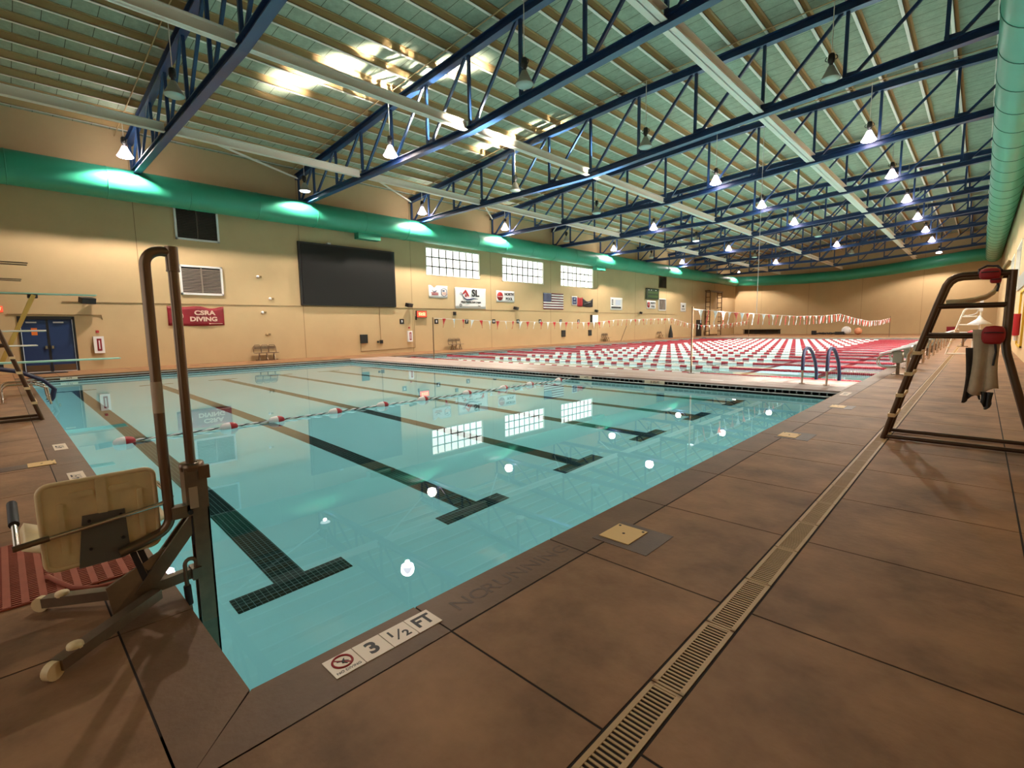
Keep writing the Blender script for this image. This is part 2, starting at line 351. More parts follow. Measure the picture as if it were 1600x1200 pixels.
wr = wall_x('wall_right', XR, XR + 0.3, RWIN + [(28.6, 32.0, 0.45, 2.85)][:0], 12.2)
wn = MB(); wn.box(XL - 0.3, -14.0, -3.7, -3.4, -0.1, 12.2, M_wall); wn.box(-0.6, XR + 0.3, -3.7, -3.4, -0.1, 12.2, M_wall); wn.box(-14.0, -0.6, -3.7, -3.4, -0.1, 0.8, M_wall); wn.box(-14.0, -0.6, -3.7, -3.4, 5.2, 12.2, M_wall); struct('wall_near', wn)
wn = MB()
for k in range(7): wn.box(-14.0 + 2.22 * k - .05, -14.0 + 2.22 * k + .05, -3.62, -3.50, 0.8, 5.2, M_grey)
wn.box(-14.0, -0.6, -3.62, -3.50, 2.95, 3.05, M_grey); struct('window_9', wn)  # unseen window opening added behind the camera to fill the foreground with daylight
wf = MB(); wf.box(XL - 0.3, XR + 0.3, YW, YW + 0.3, -0.1, 12.2, M_wall); wf = struct('wall_far', wf)
for y, z1 in [(-2.7, 10.3)] + [(4.83 + 7.53 * k, 10.3) for k in range(11)]:
    j = MB(); j.box(XL, XL + 0.004, y - 0.012, y + 0.012, 0.0, z1, M_wjoint); struct('trim_panel_joint', j, wl)
for x in (-24.5, -18.2, -11.9, -5.6):
    j = MB(); j.box(x - 0.012, x + 0.012, YW - 0.004, YW, 0, 10.8, M_wjoint); struct('trim_panel_joint', j, wf)
# ceiling deck, following the low pitch of the roof
TOP = [(-29.0, 9.92), (-28.4, 9.97), (-18.9, 10.83), (-11.3, 11.33), (-3.4, 11.58), (2.0, 11.66)]   # underside of the upper chords
BOT = [(-29.0, 8.50), (-13.8, 8.52), (0.0, 9.55), (2.0, 9.70)]                                      # underside of the lower chords
CH = 0.30
c = MB(); gx = [-28.7, -26, -23, -18.9, -15, -11.3, -7, -3.4, 0, 1.55]; D0 = CH + 0.26
for a, b in zip(gx, gx[1:]):
    za, zb = lerp(TOP, a) + D0, lerp(TOP, b) + D0
    c.add([(a, -3.4, za), (b, -3.4, zb), (b, YW + .3, zb), (a, YW + .3, za), (a, -3.4, za + .2), (b, -3.4, zb + .2), (b, YW + .3, zb + .2), (a, YW + .3, za + .2)],
          [(0, 1, 2, 3)[::-1][::-1], (4, 5, 6, 7), (0, 3, 7, 4), (1, 5, 6, 2), (0, 4, 5, 1), (3, 2, 6, 7)], M_roof)
struct('ceiling', c)
# roof joists: steel Z-sections running the length of the hall, pale underside flange
for k in range(26):
    x = -28.75 + 1.19 * k
    if x > XR: break
    z0 = lerp(TOP, x) + CH + .02; j = MB(); j.box(x - 0.01, x + 0.01, -3.4, YW, z0, z0 + 0.24, M_joist); j.box(x - 0.11, x + 0.01, -3.4, YW, z0, z0 + 0.016, M_white); j.box(x, x + 0.09, -3.4, YW, z0 + 0.225, z0 + 0.24, M_joist)
    struct('ceiling_joist', j)
# glass-block windows
def block_window(name, x, y0, y1, z0, z1, nx, nz, sgn, pane=True, parent=None, mf=M_white, mp=M_day):
    f = MB(); d0, d1 = sorted((x - sgn * 0.30, x + sgn * 0.02)); t = 0.07
    f.box(d0, d1, y0, y0 + t, z0, z1, mf); f.box(d0, d1, y1 - t, y1, z0, z1, mf); f.box(d0, d1, y0, y1, z0, z0 + t, mf); f.box(d0, d1, y0, y1, z1 - t, z1, mf)
    o = struct(name, f)
    e0, e1 = sorted((x - sgn * 0.16, x - sgn * 0.10)); mu = MB()
    for k in range(1, nx): y = y0 + (y1 - y0) * k / nx; mu.box(e0, e1, y - .042, y + .042, z0, z1, M_mull)
    for k in range(1, nz): z = z0 + (z1 - z0) * k / nz; mu.box(e0, e1, y0, y1, z - .042, z + .042, M_mull)
    struct('window_muntins', mu, o)
    if pane:
        p = MB(); q0, q1 = sorted((x - sgn * 0.20, x - sgn * 0.13)); p.box(q0, q1, y0 + t, y1 - t, z0 + t, z1 - t, mp); struct('window_panes', p, o)
    return o
for k, (a, b, z0, z1) in enumerate(LWIN): block_window('window_%d' % (k + 1), XL, a, b, z0, z1, 8, 3, 1)
for k, (a, b, z0, z1) in enumerate(RWIN): block_window('window_%d' % (k + 4), XR, a, b, z0, z1, 4, 1, -1, pane=False)
# yellow-framed office window on the right wall
o = block_window('window_8', XR - 0.05, 28.5, 31.9, 0.45, 2.85, 3, 3, -1, mf=mat('yellow_frame_paint', (0.62, 0.40, 0.03), 0.5), mp=mat('lit_office_glass', (0.8, 0.8, 0.6), 0.3, emit=(1.0, 0.95, 0.72), estr=1.1))
# blue double door on the left wall
d = MB(); d.box(XL - 0.12, XL + 0.03, 0.62, 0.70, 0, 2.33, M_black); d.box(XL - 0.12, XL + 0.03, 2.30, 2.38, 0, 2.33, M_black); d.box(XL - 0.12, XL + 0.03, 0.70, 2.30, 2.20, 2.33, M_black); d.box(XL - 0.12, XL - 0.02, 1.46, 1.54, 0, 2.2, M_black)
dr = struct('door_1', d)
for y0, y1, hy in ((0.71, 1.46, 1.40), (1.54, 2.29, 1.60)):
    l = MB(); l.box(XL - 0.09, XL - 0.03, y0, y1, 0.02, 2.2, M_bluedoor); lf = struct('door_leaf', l, dr)
    k = MB(); k.box(XL - 0.03, XL - 0.024, y0 + .02, y1 - .02, 0.03, 0.30, M_brown); obj('kick_plate', k, lf)
    k = MB(); k.box(XL - 0.03, XL + 0.03, hy - .035, hy + .035, 0.98, 1.10, M_chrome); k.box(XL - 0.01, XL + 0.03, min(hy, (y0 + y1) / 2 + (hy - 1.5) * -3), max(hy, (y0 + y1) / 2 + (hy - 1.5) * -3), 1.02, 1.06, M_grey); obj('push_bar', k, lf)
    k = MB(); k.box(XL - 0.03, XL + 0.02, (y0 + y1) / 2 - .22, (y0 + y1) / 2 + .10, 2.05, 2.11, M_grey); obj('door_closer', k, lf)
    if y0 < 1:
        k = MB(); k.box(XL - 0.03, XL - 0.022, 1.00, 1.18, 1.55, 1.85, M_orange); obj('notice_sheet', k, lf, 'orange paper notice')
# dark floor mat in front of the doors
k = MB(); k.box(XL + 0.35, XL + 1.25, 0.5, 1.9, 0.0, 0.015, M_black); tag(obj('door_mat', k), 'black rubber mat on the deck in front of the blue double doors', 'mat')

# bulkhead between the pools
bk = MB()
bk.box(PX0, PX1, YB0, YB1, -0.05, 0.0, M_bulk); bk.box(PX0, PX1, YB0 + 0.10, YB1 - 0.10, -1.9, -0.05, M_grey)
bh = tag(obj('bulkhead', bk), 'long pinkish grey walkway bulkhead between the near pool and the lane pool', 'bulkhead')
for pos, sg in ((YB0, -1), (YB1, 1)): o = gutter('gutter_band', 'y', PX0, PX1, pos, sg, bh); del o['kind']
for yy in (14.05, 15.1):
    t = MB(); t.box(PX0, PX1, yy - .02, yy + .02, 0.0, 0.003, M_cloth); obj('white_stripe', t, bh, 'thin white stripe along the walkway top')
# green ducts
def duct(name, label, pts, r, seam_every, ribs=True):
    root = thing(name, label, 'duct', pts[0]); m = MB(); m.tube(pts, r, M_duct, 36); obj('duct_pipe', m, root)
    return root
LZ, LR, LX = 8.02, 0.66, -27.6
lp = [(LX, y, LZ) for y in (-3.3, 78.0)]
dl = duct('air_duct', 'long round green air duct under the roof along the left wall', [(LX, -3.3, LZ), (LX, 78.3, LZ)], LR, 3)
for k in range(27):
    y = -2.2 + 3.02 * k; q = MB(); q.lathe([(LR, -0.02), (LR + 0.018, -0.012), (LR + 0.018, 0.012), (LR, 0.02)], (LX, y, LZ), M_duct, 36, 'Y'); obj('seam_band', q, dl)
for y in (15.5, 40.8): 
    q = MB(); q.box(LX - .25, LX + .25, y, y + 1.5, LZ - LR - 0.32, LZ - LR + 0.1, M_duct); obj('outlet_boot', q, dl)
df = thing('air_duct', 'round green air duct crossing above the far end wall', 'duct', (-14, 79.6, 8.2))
m = MB(); P = [(-28.3, 79.6, 8.15), (-24, 79.6, 7.95), (-19, 79.6, 7.85), (-14, 79.6, 7.9), (-9, 79.6, 8.25), (-4.5, 79.6, 8.75), (-1.2, 79.6, 9.15), (0.5, 79.6, 9.2)]
m.tube(P, 0.72, M_duct, 36); obj('duct_pipe', m, df)
RX, RZ, RR = 0.50, 8.9, 0.68
dg = thing('air_duct', 'round green air duct along the right wall with a bright lit flank', 'duct', (RX, 30, RZ))
m = MB(); m.tube([(RX, -3.3, RZ), (RX, 79.4, RZ)], RR, M_duct, 36); obj('duct_pipe', m, dg)
for k in range(34):
    y = 6 + 2.2 * k; q = MB(); q.lathe([(RR, -0.02), (RR + 0.014, -0.012), (RR + 0.014, 0.012), (RR, 0.02)], (RX, y, RZ), M_ductd, 36, 'Y'); obj('seam_band', q, dg)

# trusses
PX_ = [-28.2] + [-26.3 + 2.5 * k for k in range(11)] + [.98]
def chord(tab, xs_, h, w, m):
    mb = MB()
    for a, b in zip(xs_, xs_[1:]):
        za, zb = lerp(tab, a), lerp(tab, b)
        for (y0, y1, d0, d1) in ((-w / 2, w / 2, 0, 0.03), (-0.025, 0.025, 0.03, h - 0.03), (-w / 2, w / 2, h - 0.03, h)):
            mb.add([(a, y0, za + d0), (b, y0, zb + d0), (b, y1, zb + d0), (a, y1, za + d0), (a, y0, za + d1), (b, y0, zb + d1), (b, y1, zb + d1), (a, y1, za + d1)],
                   [(3, 2, 1, 0), (4, 5, 6, 7), (0, 1, 5, 4), (2, 3, 7, 6), (1, 2, 6, 5), (3, 0, 4, 7)], m)
    return mb.mesh('chord')
top_me = chord(TOP, [-28.38, -18.9, -11.3, -3.4, XR - .03], CH, 0.26, M_blue); bot_me = chord(BOT, [-28.38, -13.8, XR - .03], 0.26, 0.26, M_blue)
web = []
for i, x in enumerate(PX_):
    mb = MB(); mb.bar((x, 0, lerp(BOT, x) + .2), (x, 0, lerp(TOP, x) + .05), 0.10, 0.10, M_blue, (0, 1, 0)); web.append(('post', mb.mesh('post')))
    g = MB(); zz = lerp(BOT, x) + 0.26; g.box(x - 0.06, x + 0.40, -0.014, 0.014, zz - .05, zz + 0.16, M_blue); web.append(('gusset_plate', g.mesh('gusset')))
    if i + 1 < len(PX_):
        x2 = PX_[i + 1]; mb = MB(); mb.bar((x + .22, 0, lerp(BOT, x) + .24), (x2 - .14, 0, lerp(TOP, x2) + .05), 0.09, 0.09, M_blue, (0, 1, 0)); web.append(('diagonal_strut', mb.mesh('diagonal')))
sp = MB(); xs_ = -8.6; sp.box(-9.3, -7.7, -0.15, 0.15, lerp(BOT, -8.5) - 0.035, lerp(BOT, -8.5) + 0.0, M_blue); sp = sp.mesh('splice')
TW = ['nearest the camera', 'second from the camera', 'third from the camera', 'fourth from the camera', 'fifth from the camera', 'sixth from the camera', 'fourth from the far wall', 'third from the far wall', 'second from the far wall', 'closest to the far wall']
for k, y in enumerate(TK):
    r = thing('roof_truss', 'blue steel roof truss spanning the hall, ' + TW[k], 'truss', (-13.6, y, 8.5), 'blue roof trusses'); r['kind'] = 'thing'
    inv = Matrix.Translation((13.6, 0, -8.5))
    for nm, me in [('top_chord', top_me), ('bottom_chord', bot_me)] + web:
        o = bpy.data.objects.new(nm, me); COL.objects.link(o); o.parent = r; o.matrix_parent_inverse = inv
# white tie beams at the lower chords
for x, w, nm in ((-21.35, 0.20, 'nearest the left wall'), (-13.85, 0.22, 'down the middle of the hall'), (-6.38, 0.36, 'nearest the right wall')):
    z = lerp(BOT, x) + 0.10; r = thing('tie_strut', 'long white steel tie strut under the roof, ' + nm, 'strut', (x, 36, z), 'white tie struts')
    ends = [-3.4] + TK + [78.6]
    for a, e in zip(ends, ends[1:]):
        a += .14; e -= .14; b = MB(); b.box(x - w / 2, x + w / 2, a, e, z, z + 0.02, M_white); b.box(x - .012, x + .012, a, e, z, z + .30, M_white); b.box(x - w / 2, x + w / 2, a, e, z + .28, z + .30, M_white); obj('strut_length', b, r)
# slanting sway braces beside the left wall
for k in range(5):
    b = MB(); b.bar((-21.3, TK[k] - .1, 8.95), (-28.1, TK[k] + 7.45, 10.0), 0.07, 0.07, M_white)
    tag(obj('sway_brace', b), 'slanting white sway brace near the left wall, running from the truss ' + TW[k], 'brace', 'sway braces by the left wall')
# ================================================================== HIGH-BAY LAMPS
LX_ = [(-26.35, 8.90), (-18.2, 8.72), (-10.7, 9.0), (-4.1, 9.45)]
ROWN = ['left wall row', 'second row', 'third row', 'right duct row']
LIT = [{0, 2, 3, 5, 7, 9}, {1, 4, 6, 8}, {3, 4, 5, 7}, {3, 4, 5, 6, 7, 8, 9}]
DIM = [{1}, {5}, {0}, {1}]  # third and fourth sets: unseen lamps, added to light the near deck
HAVE = [range(0, 10), range(0, 9), range(0, 9), range(1, 10)]
def bell_parts():
    b = MB(); b.lathe([(0.0, .78), (.075, .78), (.095, .74), (.105, .60), (.095, .52), (.06, .50), (.055, .40), (.0, .40)], m=M_black, n=14)
    for s in (-1, 1): b.tube(arc((s * .10, 0, .64), .07, -80 * s + (90 if s > 0 else 90) * 0, 80 * s, 8, (s, 0, 0), (0, 0, 1)), .013, M_black, 6)
    r = MB(); r.lathe([(.06, .42), (.09, .40), (.16, .24), (.235, .10), (.285, .02), (.290, .0), (.270, .01), (.15, .24), (.06, .40)], m=M_bell, n=20)
    l = MB(); l.lathe([(.268, .012), (.24, -.03), (.14, -.055), (.001, -.06)], n=20)
    return b.mesh('housing'), r.mesh('bell'), l
hb, rb, lb = bell_parts()
lens = {}
for nm, mt in (('lit', M_lit), ('dim', M_dim), ('off', M_unlit)):
    l = MB(); l.lathe([(.268, .012), (.24, -.03), (.14, -.055), (.001, -.06)], m=mt, n=20); lens[nm] = l.mesh('lens_' + nm)
r2 = MB(); r2.lathe([(.06, .42), (.09, .40), (.16, .24), (.235, .10), (.285, .02), (.290, .0), (.270, .01), (.15, .24), (.06, .40)], m=mat('glowing_bell', (0.8, 0.7, 0.75), 0.4, emit=(1.0, 0.78, 0.92), estr=8.0), n=20); rb_lit = r2.mesh('bell_lit')
for ri, (x, z) in enumerate(LX_):
    for k in HAVE[ri]:
        y = 4.4 + 7.55 * k if k < 9 else 76.3; st = 'lit' if k in LIT[ri] else 'dim' if k in DIM[ri] else 'off'
        w = {'lit': 'glowing pinkish white', 'dim': 'dimly glowing', 'off': 'unlit grey'}[st]
        t = thing('pendant_lamp', '%s bell lamp in %s, by truss %s' % (w, ROWN[ri], TW[k]), 'lamp', (x, y, z), 'high-bay lamps under the roof')
        zt = lerp(TOP, x) + CH - z
        c = MB(); c.cyl((0, 0, .76), (0, 0, zt), .014, M_white if k < 4 else M_grey, 6)
        for nm, me in (('hanging_cable', c.mesh('cable')), ('ballast_housing', hb), ('bell_shade', rb_lit if st == 'lit' else rb), ('lens', lens[st])):
            o = bpy.data.objects.new(nm, me); COL.objects.link(o); o.parent = t
        if st != 'off':
            L = lamp('lamp_light', 'SPOT', (0, 0, -.15), LAMP_POWER * (1 if st == 'lit' else .4), (1.0, 0.86, 0.72), (0, 0, -1)); L.data.spot_size = math.radians(142); L.data.spot_blend = 0.25; L.data.shadow_soft_size = 0.08
            L.parent = t
            if st == 'lit': L = lamp('bell_light', 'POINT', (0, 0, .2), BELL_POWER[ri], (1.0, 0.86, 0.74)); L.data.shadow_soft_size = 0.30; L.parent = t
# thin conduits feeding the lamps, one per bay
for k in range(10):
    b = MB(); y = 4.4 + 7.55 * k if k < 9 else 76.3; pts = [(x, y, lerp(TOP, x) + CH - .03) for x in (-28.3, -18.9, -11.3, -3.4, 1.0)]; b.tube(pts, .02, M_joist, 6)
    tag(obj('ceiling_conduit', b), 'thin tan electrical conduit crossing under the joists beside the truss ' + TW[k], 'conduit', 'conduits under the roof')

# ================================================================== LEFT WALL FITTINGS
UX, UY = (0, 1, 0), (0, 0, 1)
def panel(mb, y0, y1, z0, z1, m, d0=0.0, d1=0.03): return mb.box(XL + d0, XL + d1, y0, y1, z0, z1, m)
def wavy(y0, y1, z0, z1, m, sag=0.0, sagb=0.0, amp=0.02, n=24, off=0.03, top=None):
    mb = MB(); g = []
    for i in range(7):
        v = i / 6; row = []
        for j in range(n + 1):
            u = j / n; zt = z1 - sag * math.sin(math.pi * u) + (top(u) if top else 0); zb = z0 - sagb * math.sin(math.pi * u)
            row.append((XL + off + amp * math.sin(u * 9 + v * 2), y0 + (y1 - y0) * u, zt + (zb - zt) * v))
        g.append(row)
    return mb.sheet(g, 0.006, m)
def letters(s, size, y, z, m, root, nm='lettering', off=0.05, align='CENTER', sx=1.0, bold=0.0, lab=None):
    return obj(nm, text_mb(s, size, (XL + off, y, z), UX, UY, m, 0.006, align, sx, bold), root, lab)
# big dark display board
r = thing('video_display', 'large blank black video display board high on the tan left wall', 'display', (XL, 15.37, 3.05))
b = MB(); panel(b, 12.22, 18.52, 3.04, 6.62, M_black, 0, 0.16); obj('display_frame', b, r); b = MB(); panel(b, 12.34, 18.42, 3.12, 6.52, M_screen, 0.16, 0.19); obj('display_panel', b, r)
b = MB(); panel(b, 13.95, 14.15, 6.62, 6.70, M_cloth, 0.02, 0.2); obj('lifting_lug', b, r)
# louvred vents
def vent(y0, y1, z0, z1, label, m, mf):
    r = thing('wall_vent', label, 'vent', (XL, (y0 + y1) / 2, z0), 'louvred wall vents')
    f = MB(); t = .09
    panel(f, y0, y0 + t, z0, z1, mf, 0, .06); panel(f, y1 - t, y1, z0, z1, mf, 0, .06); panel(f, y0, y1, z0, z0 + t, mf, 0, .06); panel(f, y0, y1, z1 - t, z1, mf, 0, .06); panel(f, (y0 + y1) / 2 - .03, (y0 + y1) / 2 + .03, z0, z1, m, 0, .05); obj('vent_frame', f, r)
    s = MB(); panel(s, y0 + t, y1 - t, z0 + t, z1 - t, M_black, 0, .004); n = int((z1 - z0 - .2) / .075)
    for k in range(n): z = z0 + .12 + k * .075; s.obox((XL + .03, (y0 + y1) / 2, z), (1, 0, -.9), (0, 1, 0), (.9, 0, 1), .03, (y1 - y0) / 2 - t, .004, m)
    obj('louvre_blades', s, r)
M_vd = mat('dark_louvre', (0.07, 0.055, 0.04), .5); M_vl = mat('grey_louvre', (0.30, 0.24, 0.20), .5)
vent(6.38, 8.28, 6.06, 7.62, 'upper dark louvred vent just under the left duct, above the paler vent', M_vd, M_cloth)
vent(6.40, 8.28, 3.42, 4.86, 'grey louvred vent above the maroon banner behind the lift poles', M_vl, M_cloth)
vent(55.45, 57.45, 6.05, 7.5, 'dark louvred vent under the duct far along the left wall', M_vd, M_wjoint)
vent(55.5, 57.4, 3.37, 4.8, 'brown louvred vent beside the small white sponsor sign far along the wall', M_vl, M_cloth)
# maroon diving banner
r = thing('banner', 'maroon banner with pale CSRA DIVING lettering on the left wall', 'banner', (XL, 7, 1.95))
obj('banner_cloth', wavy(5.76, 8.2, 1.92, 2.86, M_maroon, 0.0, 0.03, .02, top=lambda u: -.10 * math.sin(math.pi * max(0, (u - .55) / .45)) ** 2 - .05 * (u < .45) * math.sin(math.pi * u / .45)), r)
M_pale = mat('pale_banner_ink', (0.72, 0.50, 0.40), .6)
letters('CSRA', .30, 7.33, 2.53, M_pale, r, off=.065, sx=1.25, bold=.012); letters('DIVING', .30, 7.27, 2.22, M_pale, r, off=.065, sx=1.2, bold=.012)
b = MB(); b.tube(arc((XL + .06, 6.15, 2.38), .24, -75, 75, 14, UX, UY), .012, M_pale, 6); obj('emblem_arc', b, r)
b = MB(); panel(b, 7.55, 8.1, 1.99, 2.01, M_pale, .05, .06); b.lathe([(.001, .062), (.03, .06), (.03, .05)], (XL, 7.52, 2.0), M_pale, 10, 'X'); obj('footer_line', b, r)
# small two-crest banner
r = thing('banner', 'small white banner with two crests left of the big ASL banner', 'banner', (XL, 22.15, 3.8))
obj('banner_cloth', wavy(21.3, 23.0, 3.78, 4.64, M_cloth, 0, .02, .015, top=lambda u: -.18 * max(0, 1 - abs(u - .28) / .16)), r)
c = MB(); P = [(22.42, 4.36), (22.66, 4.47), (22.92, 4.36), (22.92, 4.02), (22.66, 3.88), (22.42, 4.02), (22.42, 4.36)]; c.tube([(XL + .055, y, z) for y, z in P], .016, M_flagblue, 6); obj('shield_outline', c, r)
c = MB(); panel(c, 22.48, 22.86, 4.12, 4.16, M_orange, .05, .056); panel(c, 22.48, 22.86, 4.02, 4.05, M_orange, .05, .056); panel(c, 22.52, 22.72, 4.24, 4.33, M_flagblue, .05, .056); obj('shield_bars', c, r)
c = MB(); panel(c, 21.5, 22.15, 4.08, 4.13, M_redc, .05, .056); panel(c, 21.55, 22.13, 3.97, 4.03, M_redc, .05, .056); c.prism([(XL + .05, 21.55, 4.36), (XL + .05, 21.75, 4.2), (XL + .05, 22.05, 4.32), (XL + .05, 21.9, 4.18), (XL + .05, 21.72, 4.15)], (.006, 0, 0), M_flagblue); obj('eagle_crest', c, r)
# ASL banner
r = thing('banner', 'large white banner reading ASL with a red roof and blue wave', 'banner', (XL, 25.25, 3.05))
obj('banner_cloth', wavy(23.7, 26.82, 3.06, 4.61, M_cloth, 0, .0, .012), r)
letters('SL', .74, 25.72, 4.22, M_ink, r, off=.06, sx=1.1, bold=.022)
c = MB(); x = XL + .052; c.prism([(x, 24.42, 4.18), (x, 24.74, 4.50), (x, 25.10, 3.98), (x, 24.93, 3.98), (x, 24.72, 4.26), (x, 24.50, 4.10)], (.008, 0, 0), M_redc); c.prism([(x, 24.74, 4.16), (x, 24.84, 4.02), (x, 24.80, 3.92), (x, 24.68, 3.94), (x, 24.66, 4.04)], (.008, 0, 0), M_redc); obj('roof_emblem', c, r)
c = MB(); c.tube([(x, 24.36, 4.18), (x, 24.42, 4.02), (x, 24.6, 3.83), (x, 24.85, 3.73), (x, 25.2, 3.76), (x, 25.6, 3.84), (x, 26.0, 3.80)], .03, M_flagblue, 6, rs=[.03, .02, .03, .05, .045, .03, .008]); c.tube(arc((x, 24.28, 4.15), .09, 30, 330, 10, UX, UY), .012, M_flagblue, 6); obj('wave_emblem', c, r)
letters('Aiken-Augusta Swim League', .17, 25.25, 3.56, M_ink, r, off=.06, sx=1.05, bold=.006); letters('Splash', .10, 26.1, 3.28, M_ink, r, off=.06)
c = MB(); c.tube(arc((x, 24.22, 3.30), .10, 0, 360, 16, UX, UY), .02, M_ink, 6); obj('round_seal', c, r)
# sponsor banner with the red disc
def sponsor(y0, y1, z0, z1, label, l1, l2, grp):
    r = thing('banner', label, 'banner', (XL, (y0 + y1) / 2, z0), grp); w = y1 - y0; h = z1 - z0
    obj('banner_cloth', wavy(y0, y1, z0, z1, M_cloth, .0, .01, .012), r)
    c = MB(); c.lathe([(.001, .066), (h * .38, .062), (h * .38, .05)], (XL, y0 + w * .19, (z0 + z1) / 2), M_redc, 24, 'X'); obj('red_disc', c, r, 'red disc emblem')
    letters('Coca-Cola', h * .15, y0 + w * .19, (z0 + z1) / 2 - .02, M_cloth, r, 'disc_script', .07)
    letters(l1, h * .32, y0 + w * .69, z0 + h * .70, M_ink, r, off=.06, sx=1.05, bold=.012); letters(l2, h * .32, y0 + w * .69, z0 + h * .28, M_ink, r, off=.06, sx=1.05, bold=.012)
sponsor(28.0, 30.12, 3.66, 4.56, 'white sponsor banner with red disc and NORTH POOL lettering', 'NORTH', 'POOL', 'sponsor banners')
sponsor(52.6, 54.75, 3.54, 4.48, 'small white sponsor sign with red disc under the green scoreboard', 'NORTH', 'POOL', 'sponsor banners')
# national flag with canton and stripes
r = thing('wall_flag', 'striped national flag with blue starred canton hanging on the wall', 'flag', (XL, 35.3, 3.15))
for k in range(13):
    z1 = 4.62 - k * .113; obj('stripe', wavy(33.85 if k > 6 else 35.0, 36.8, z1 - .113, z1, M_flagred if k % 2 == 0 else M_cloth, 0, 0, .025), r)
obj('canton', wavy(33.85, 35.0, 4.62 - 7 * .113, 4.62, M_flagblue, 0, 0, .02), r)
s = MB()
for i in range(9):
    for j in range(6 if i % 2 == 0 else 5): s.lathe([(.001, .062), (.022, .06), (.022, .05)], (XL, 33.95 + .095 * (2 * j + (i % 2)), 4.56 - i * .08), M_cloth, 6, 'X')
obj('stars', s, r)
# drooping black banner
r = thing('banner', 'drooping black white and red banner right of the flag', 'banner', (XL, 39.8, 3.5))
obj('white_panel', wavy(38.08, 38.95, 3.6, 4.46, M_cloth, 0, 0, .01), r); b = MB(); panel(b, 38.18, 38.85, 3.72, 4.38, M_flagblue, .045, .055); obj('navy_square', b, r); letters('24/7', .18, 38.5, 4.2, M_cloth, r, off=.06); letters('FITNESS', .12, 38.5, 3.9, M_cloth, r, off=.06)
obj('red_panel', wavy(38.95, 39.85, 3.52, 4.44, M_redc, .10, .03, .012), r)
obj('black_panel', wavy(39.85, 41.6, 3.52, 4.36, M_ink, .33, .05, .012), r); b = MB(); b.bar((XL + .06, 40.0, 3.75), (XL + .06, 41.2, 4.0), .01, .10, M_grey, (1, 0, 0)); obj('grey_swoosh', b, r)
# white sign with pictograms
r = thing('banner', 'square white banner with small pictograms and a dark bottom line', 'banner', (XL, 46, 3.28))
obj('banner_cloth', wavy(44.82, 47.2, 3.28, 4.58, M_cloth, .0, .0, .01), r); b = MB()
for z in (4.3, 4.1, 3.88): panel(b, 45.05, 45.35, z - .06, z + .06, M_ink, .05, .056)
panel(b, 45.0, 46.9, 3.45, 3.62, M_ink, .05, .056); obj('printed_marks', b, r)
b = MB(); panel(b, 45.8, 46.8, 3.8, 4.35, mat('pale_blue_ink', (.62, .66, .8), .6), .05, .056); obj('pale_print', b, r)
# scoreboard far along
r = thing('scoreboard', 'dark green record scoreboard far along the left wall', 'scoreboard', (XL, 53.8, 4.7)); b = MB(); panel(b, 52.3, 55.4, 4.66, 5.9, mat('dark_green_board', (.012, .035, .014), .5), .005, .12); obj('board', b, r); b = MB()
for i in range(2):
    for j in range(8): panel(b, 52.75 + j * .3, 52.95 + j * .3, 4.85 + i * .45, 5.1 + i * .45, mat('olive_digit', (.06, .12, .03), .5), .12, .125)
for j in (.5, 1.1, 2.2): panel(b, 52.3 + j, 52.3 + j + .2, 5.66, 5.74, M_cloth, .12, .125)
obj('number_slots', b, r)
r = thing('banner', 'last small white sign before the far corner of the left wall', 'banner', (XL, 62.3, 3.3)); obj('banner_cloth', wavy(61.5, 63.15, 3.3, 4.45, M_cloth), r); b = MB(); panel(b, 62.0, 62.5, 3.9, 4.12, M_ink, .05, .056); panel(b, 61.8, 62.8, 3.55, 3.75, M_grey, .05, .056); obj('printed_marks', b, r)
# red LED pace clock
r = thing('digital_clock', 'glowing red LED pace clock on the wall left of the pennants', 'clock', (XL, 20.55, 2.3)); b = MB(); panel(b, 20.12, 20.98, 2.36, 2.84, M_black, .05, .16); b.box(XL, XL + .06, 20.1, 20.2, 2.2, 2.45, M_black); obj('clock_case', b, r)
b = MB(); panel(b, 20.16, 20.94, 2.40, 2.80, M_led, .16, .17); obj('glowing_face', b, r); letters('53:52', .27, 20.56, 2.59, M_led2, r, 'digits', .18, sx=.95, bold=.006)
# lane number plates
for k, y in enumerate((19.0, 21.92, 24.8, 27.68, 30.55, 33.42, 36.4, 39.2, 42.0)):
    r = thing('number_plate', 'small black lane number plate, %s one along the left wall from the red clock' % ORD[k], 'sign', (XL, y, 1.95), 'lane number plates'); b = MB(); panel(b, y - .17, y + .17, 1.92, 2.26, M_black, 0, .02); obj('plate', b, r); letters(str(9 - k), .22, y, 2.09, M_cloth, r, 'digit', .024, bold=.008)
for y, z, lab in ((9.99, 4.5, 'tiny pale fitting high on the wall left of the black display'), (10.55, 3.35, 'tiny pale fitting on the wall conduit left of the black display'), (10.1, 2.6, 'tiny pale fitting below the conduit left of the black display'), (10.25, 1.4, 'tiny brown fitting low on the wall above the linked chairs')):
    b = MB(); b.lathe([(.001, .10), (.06, .09), (.075, .04), (.075, 0)], (XL, y, z), M_joist if 'brown' in lab else M_cloth, 10, 'X'); b.box(XL, XL + .05, y + .1, y + .2, z - .05, z + .05, M_wjoint); tag(obj('wall_fitting', b), lab, 'fitting')
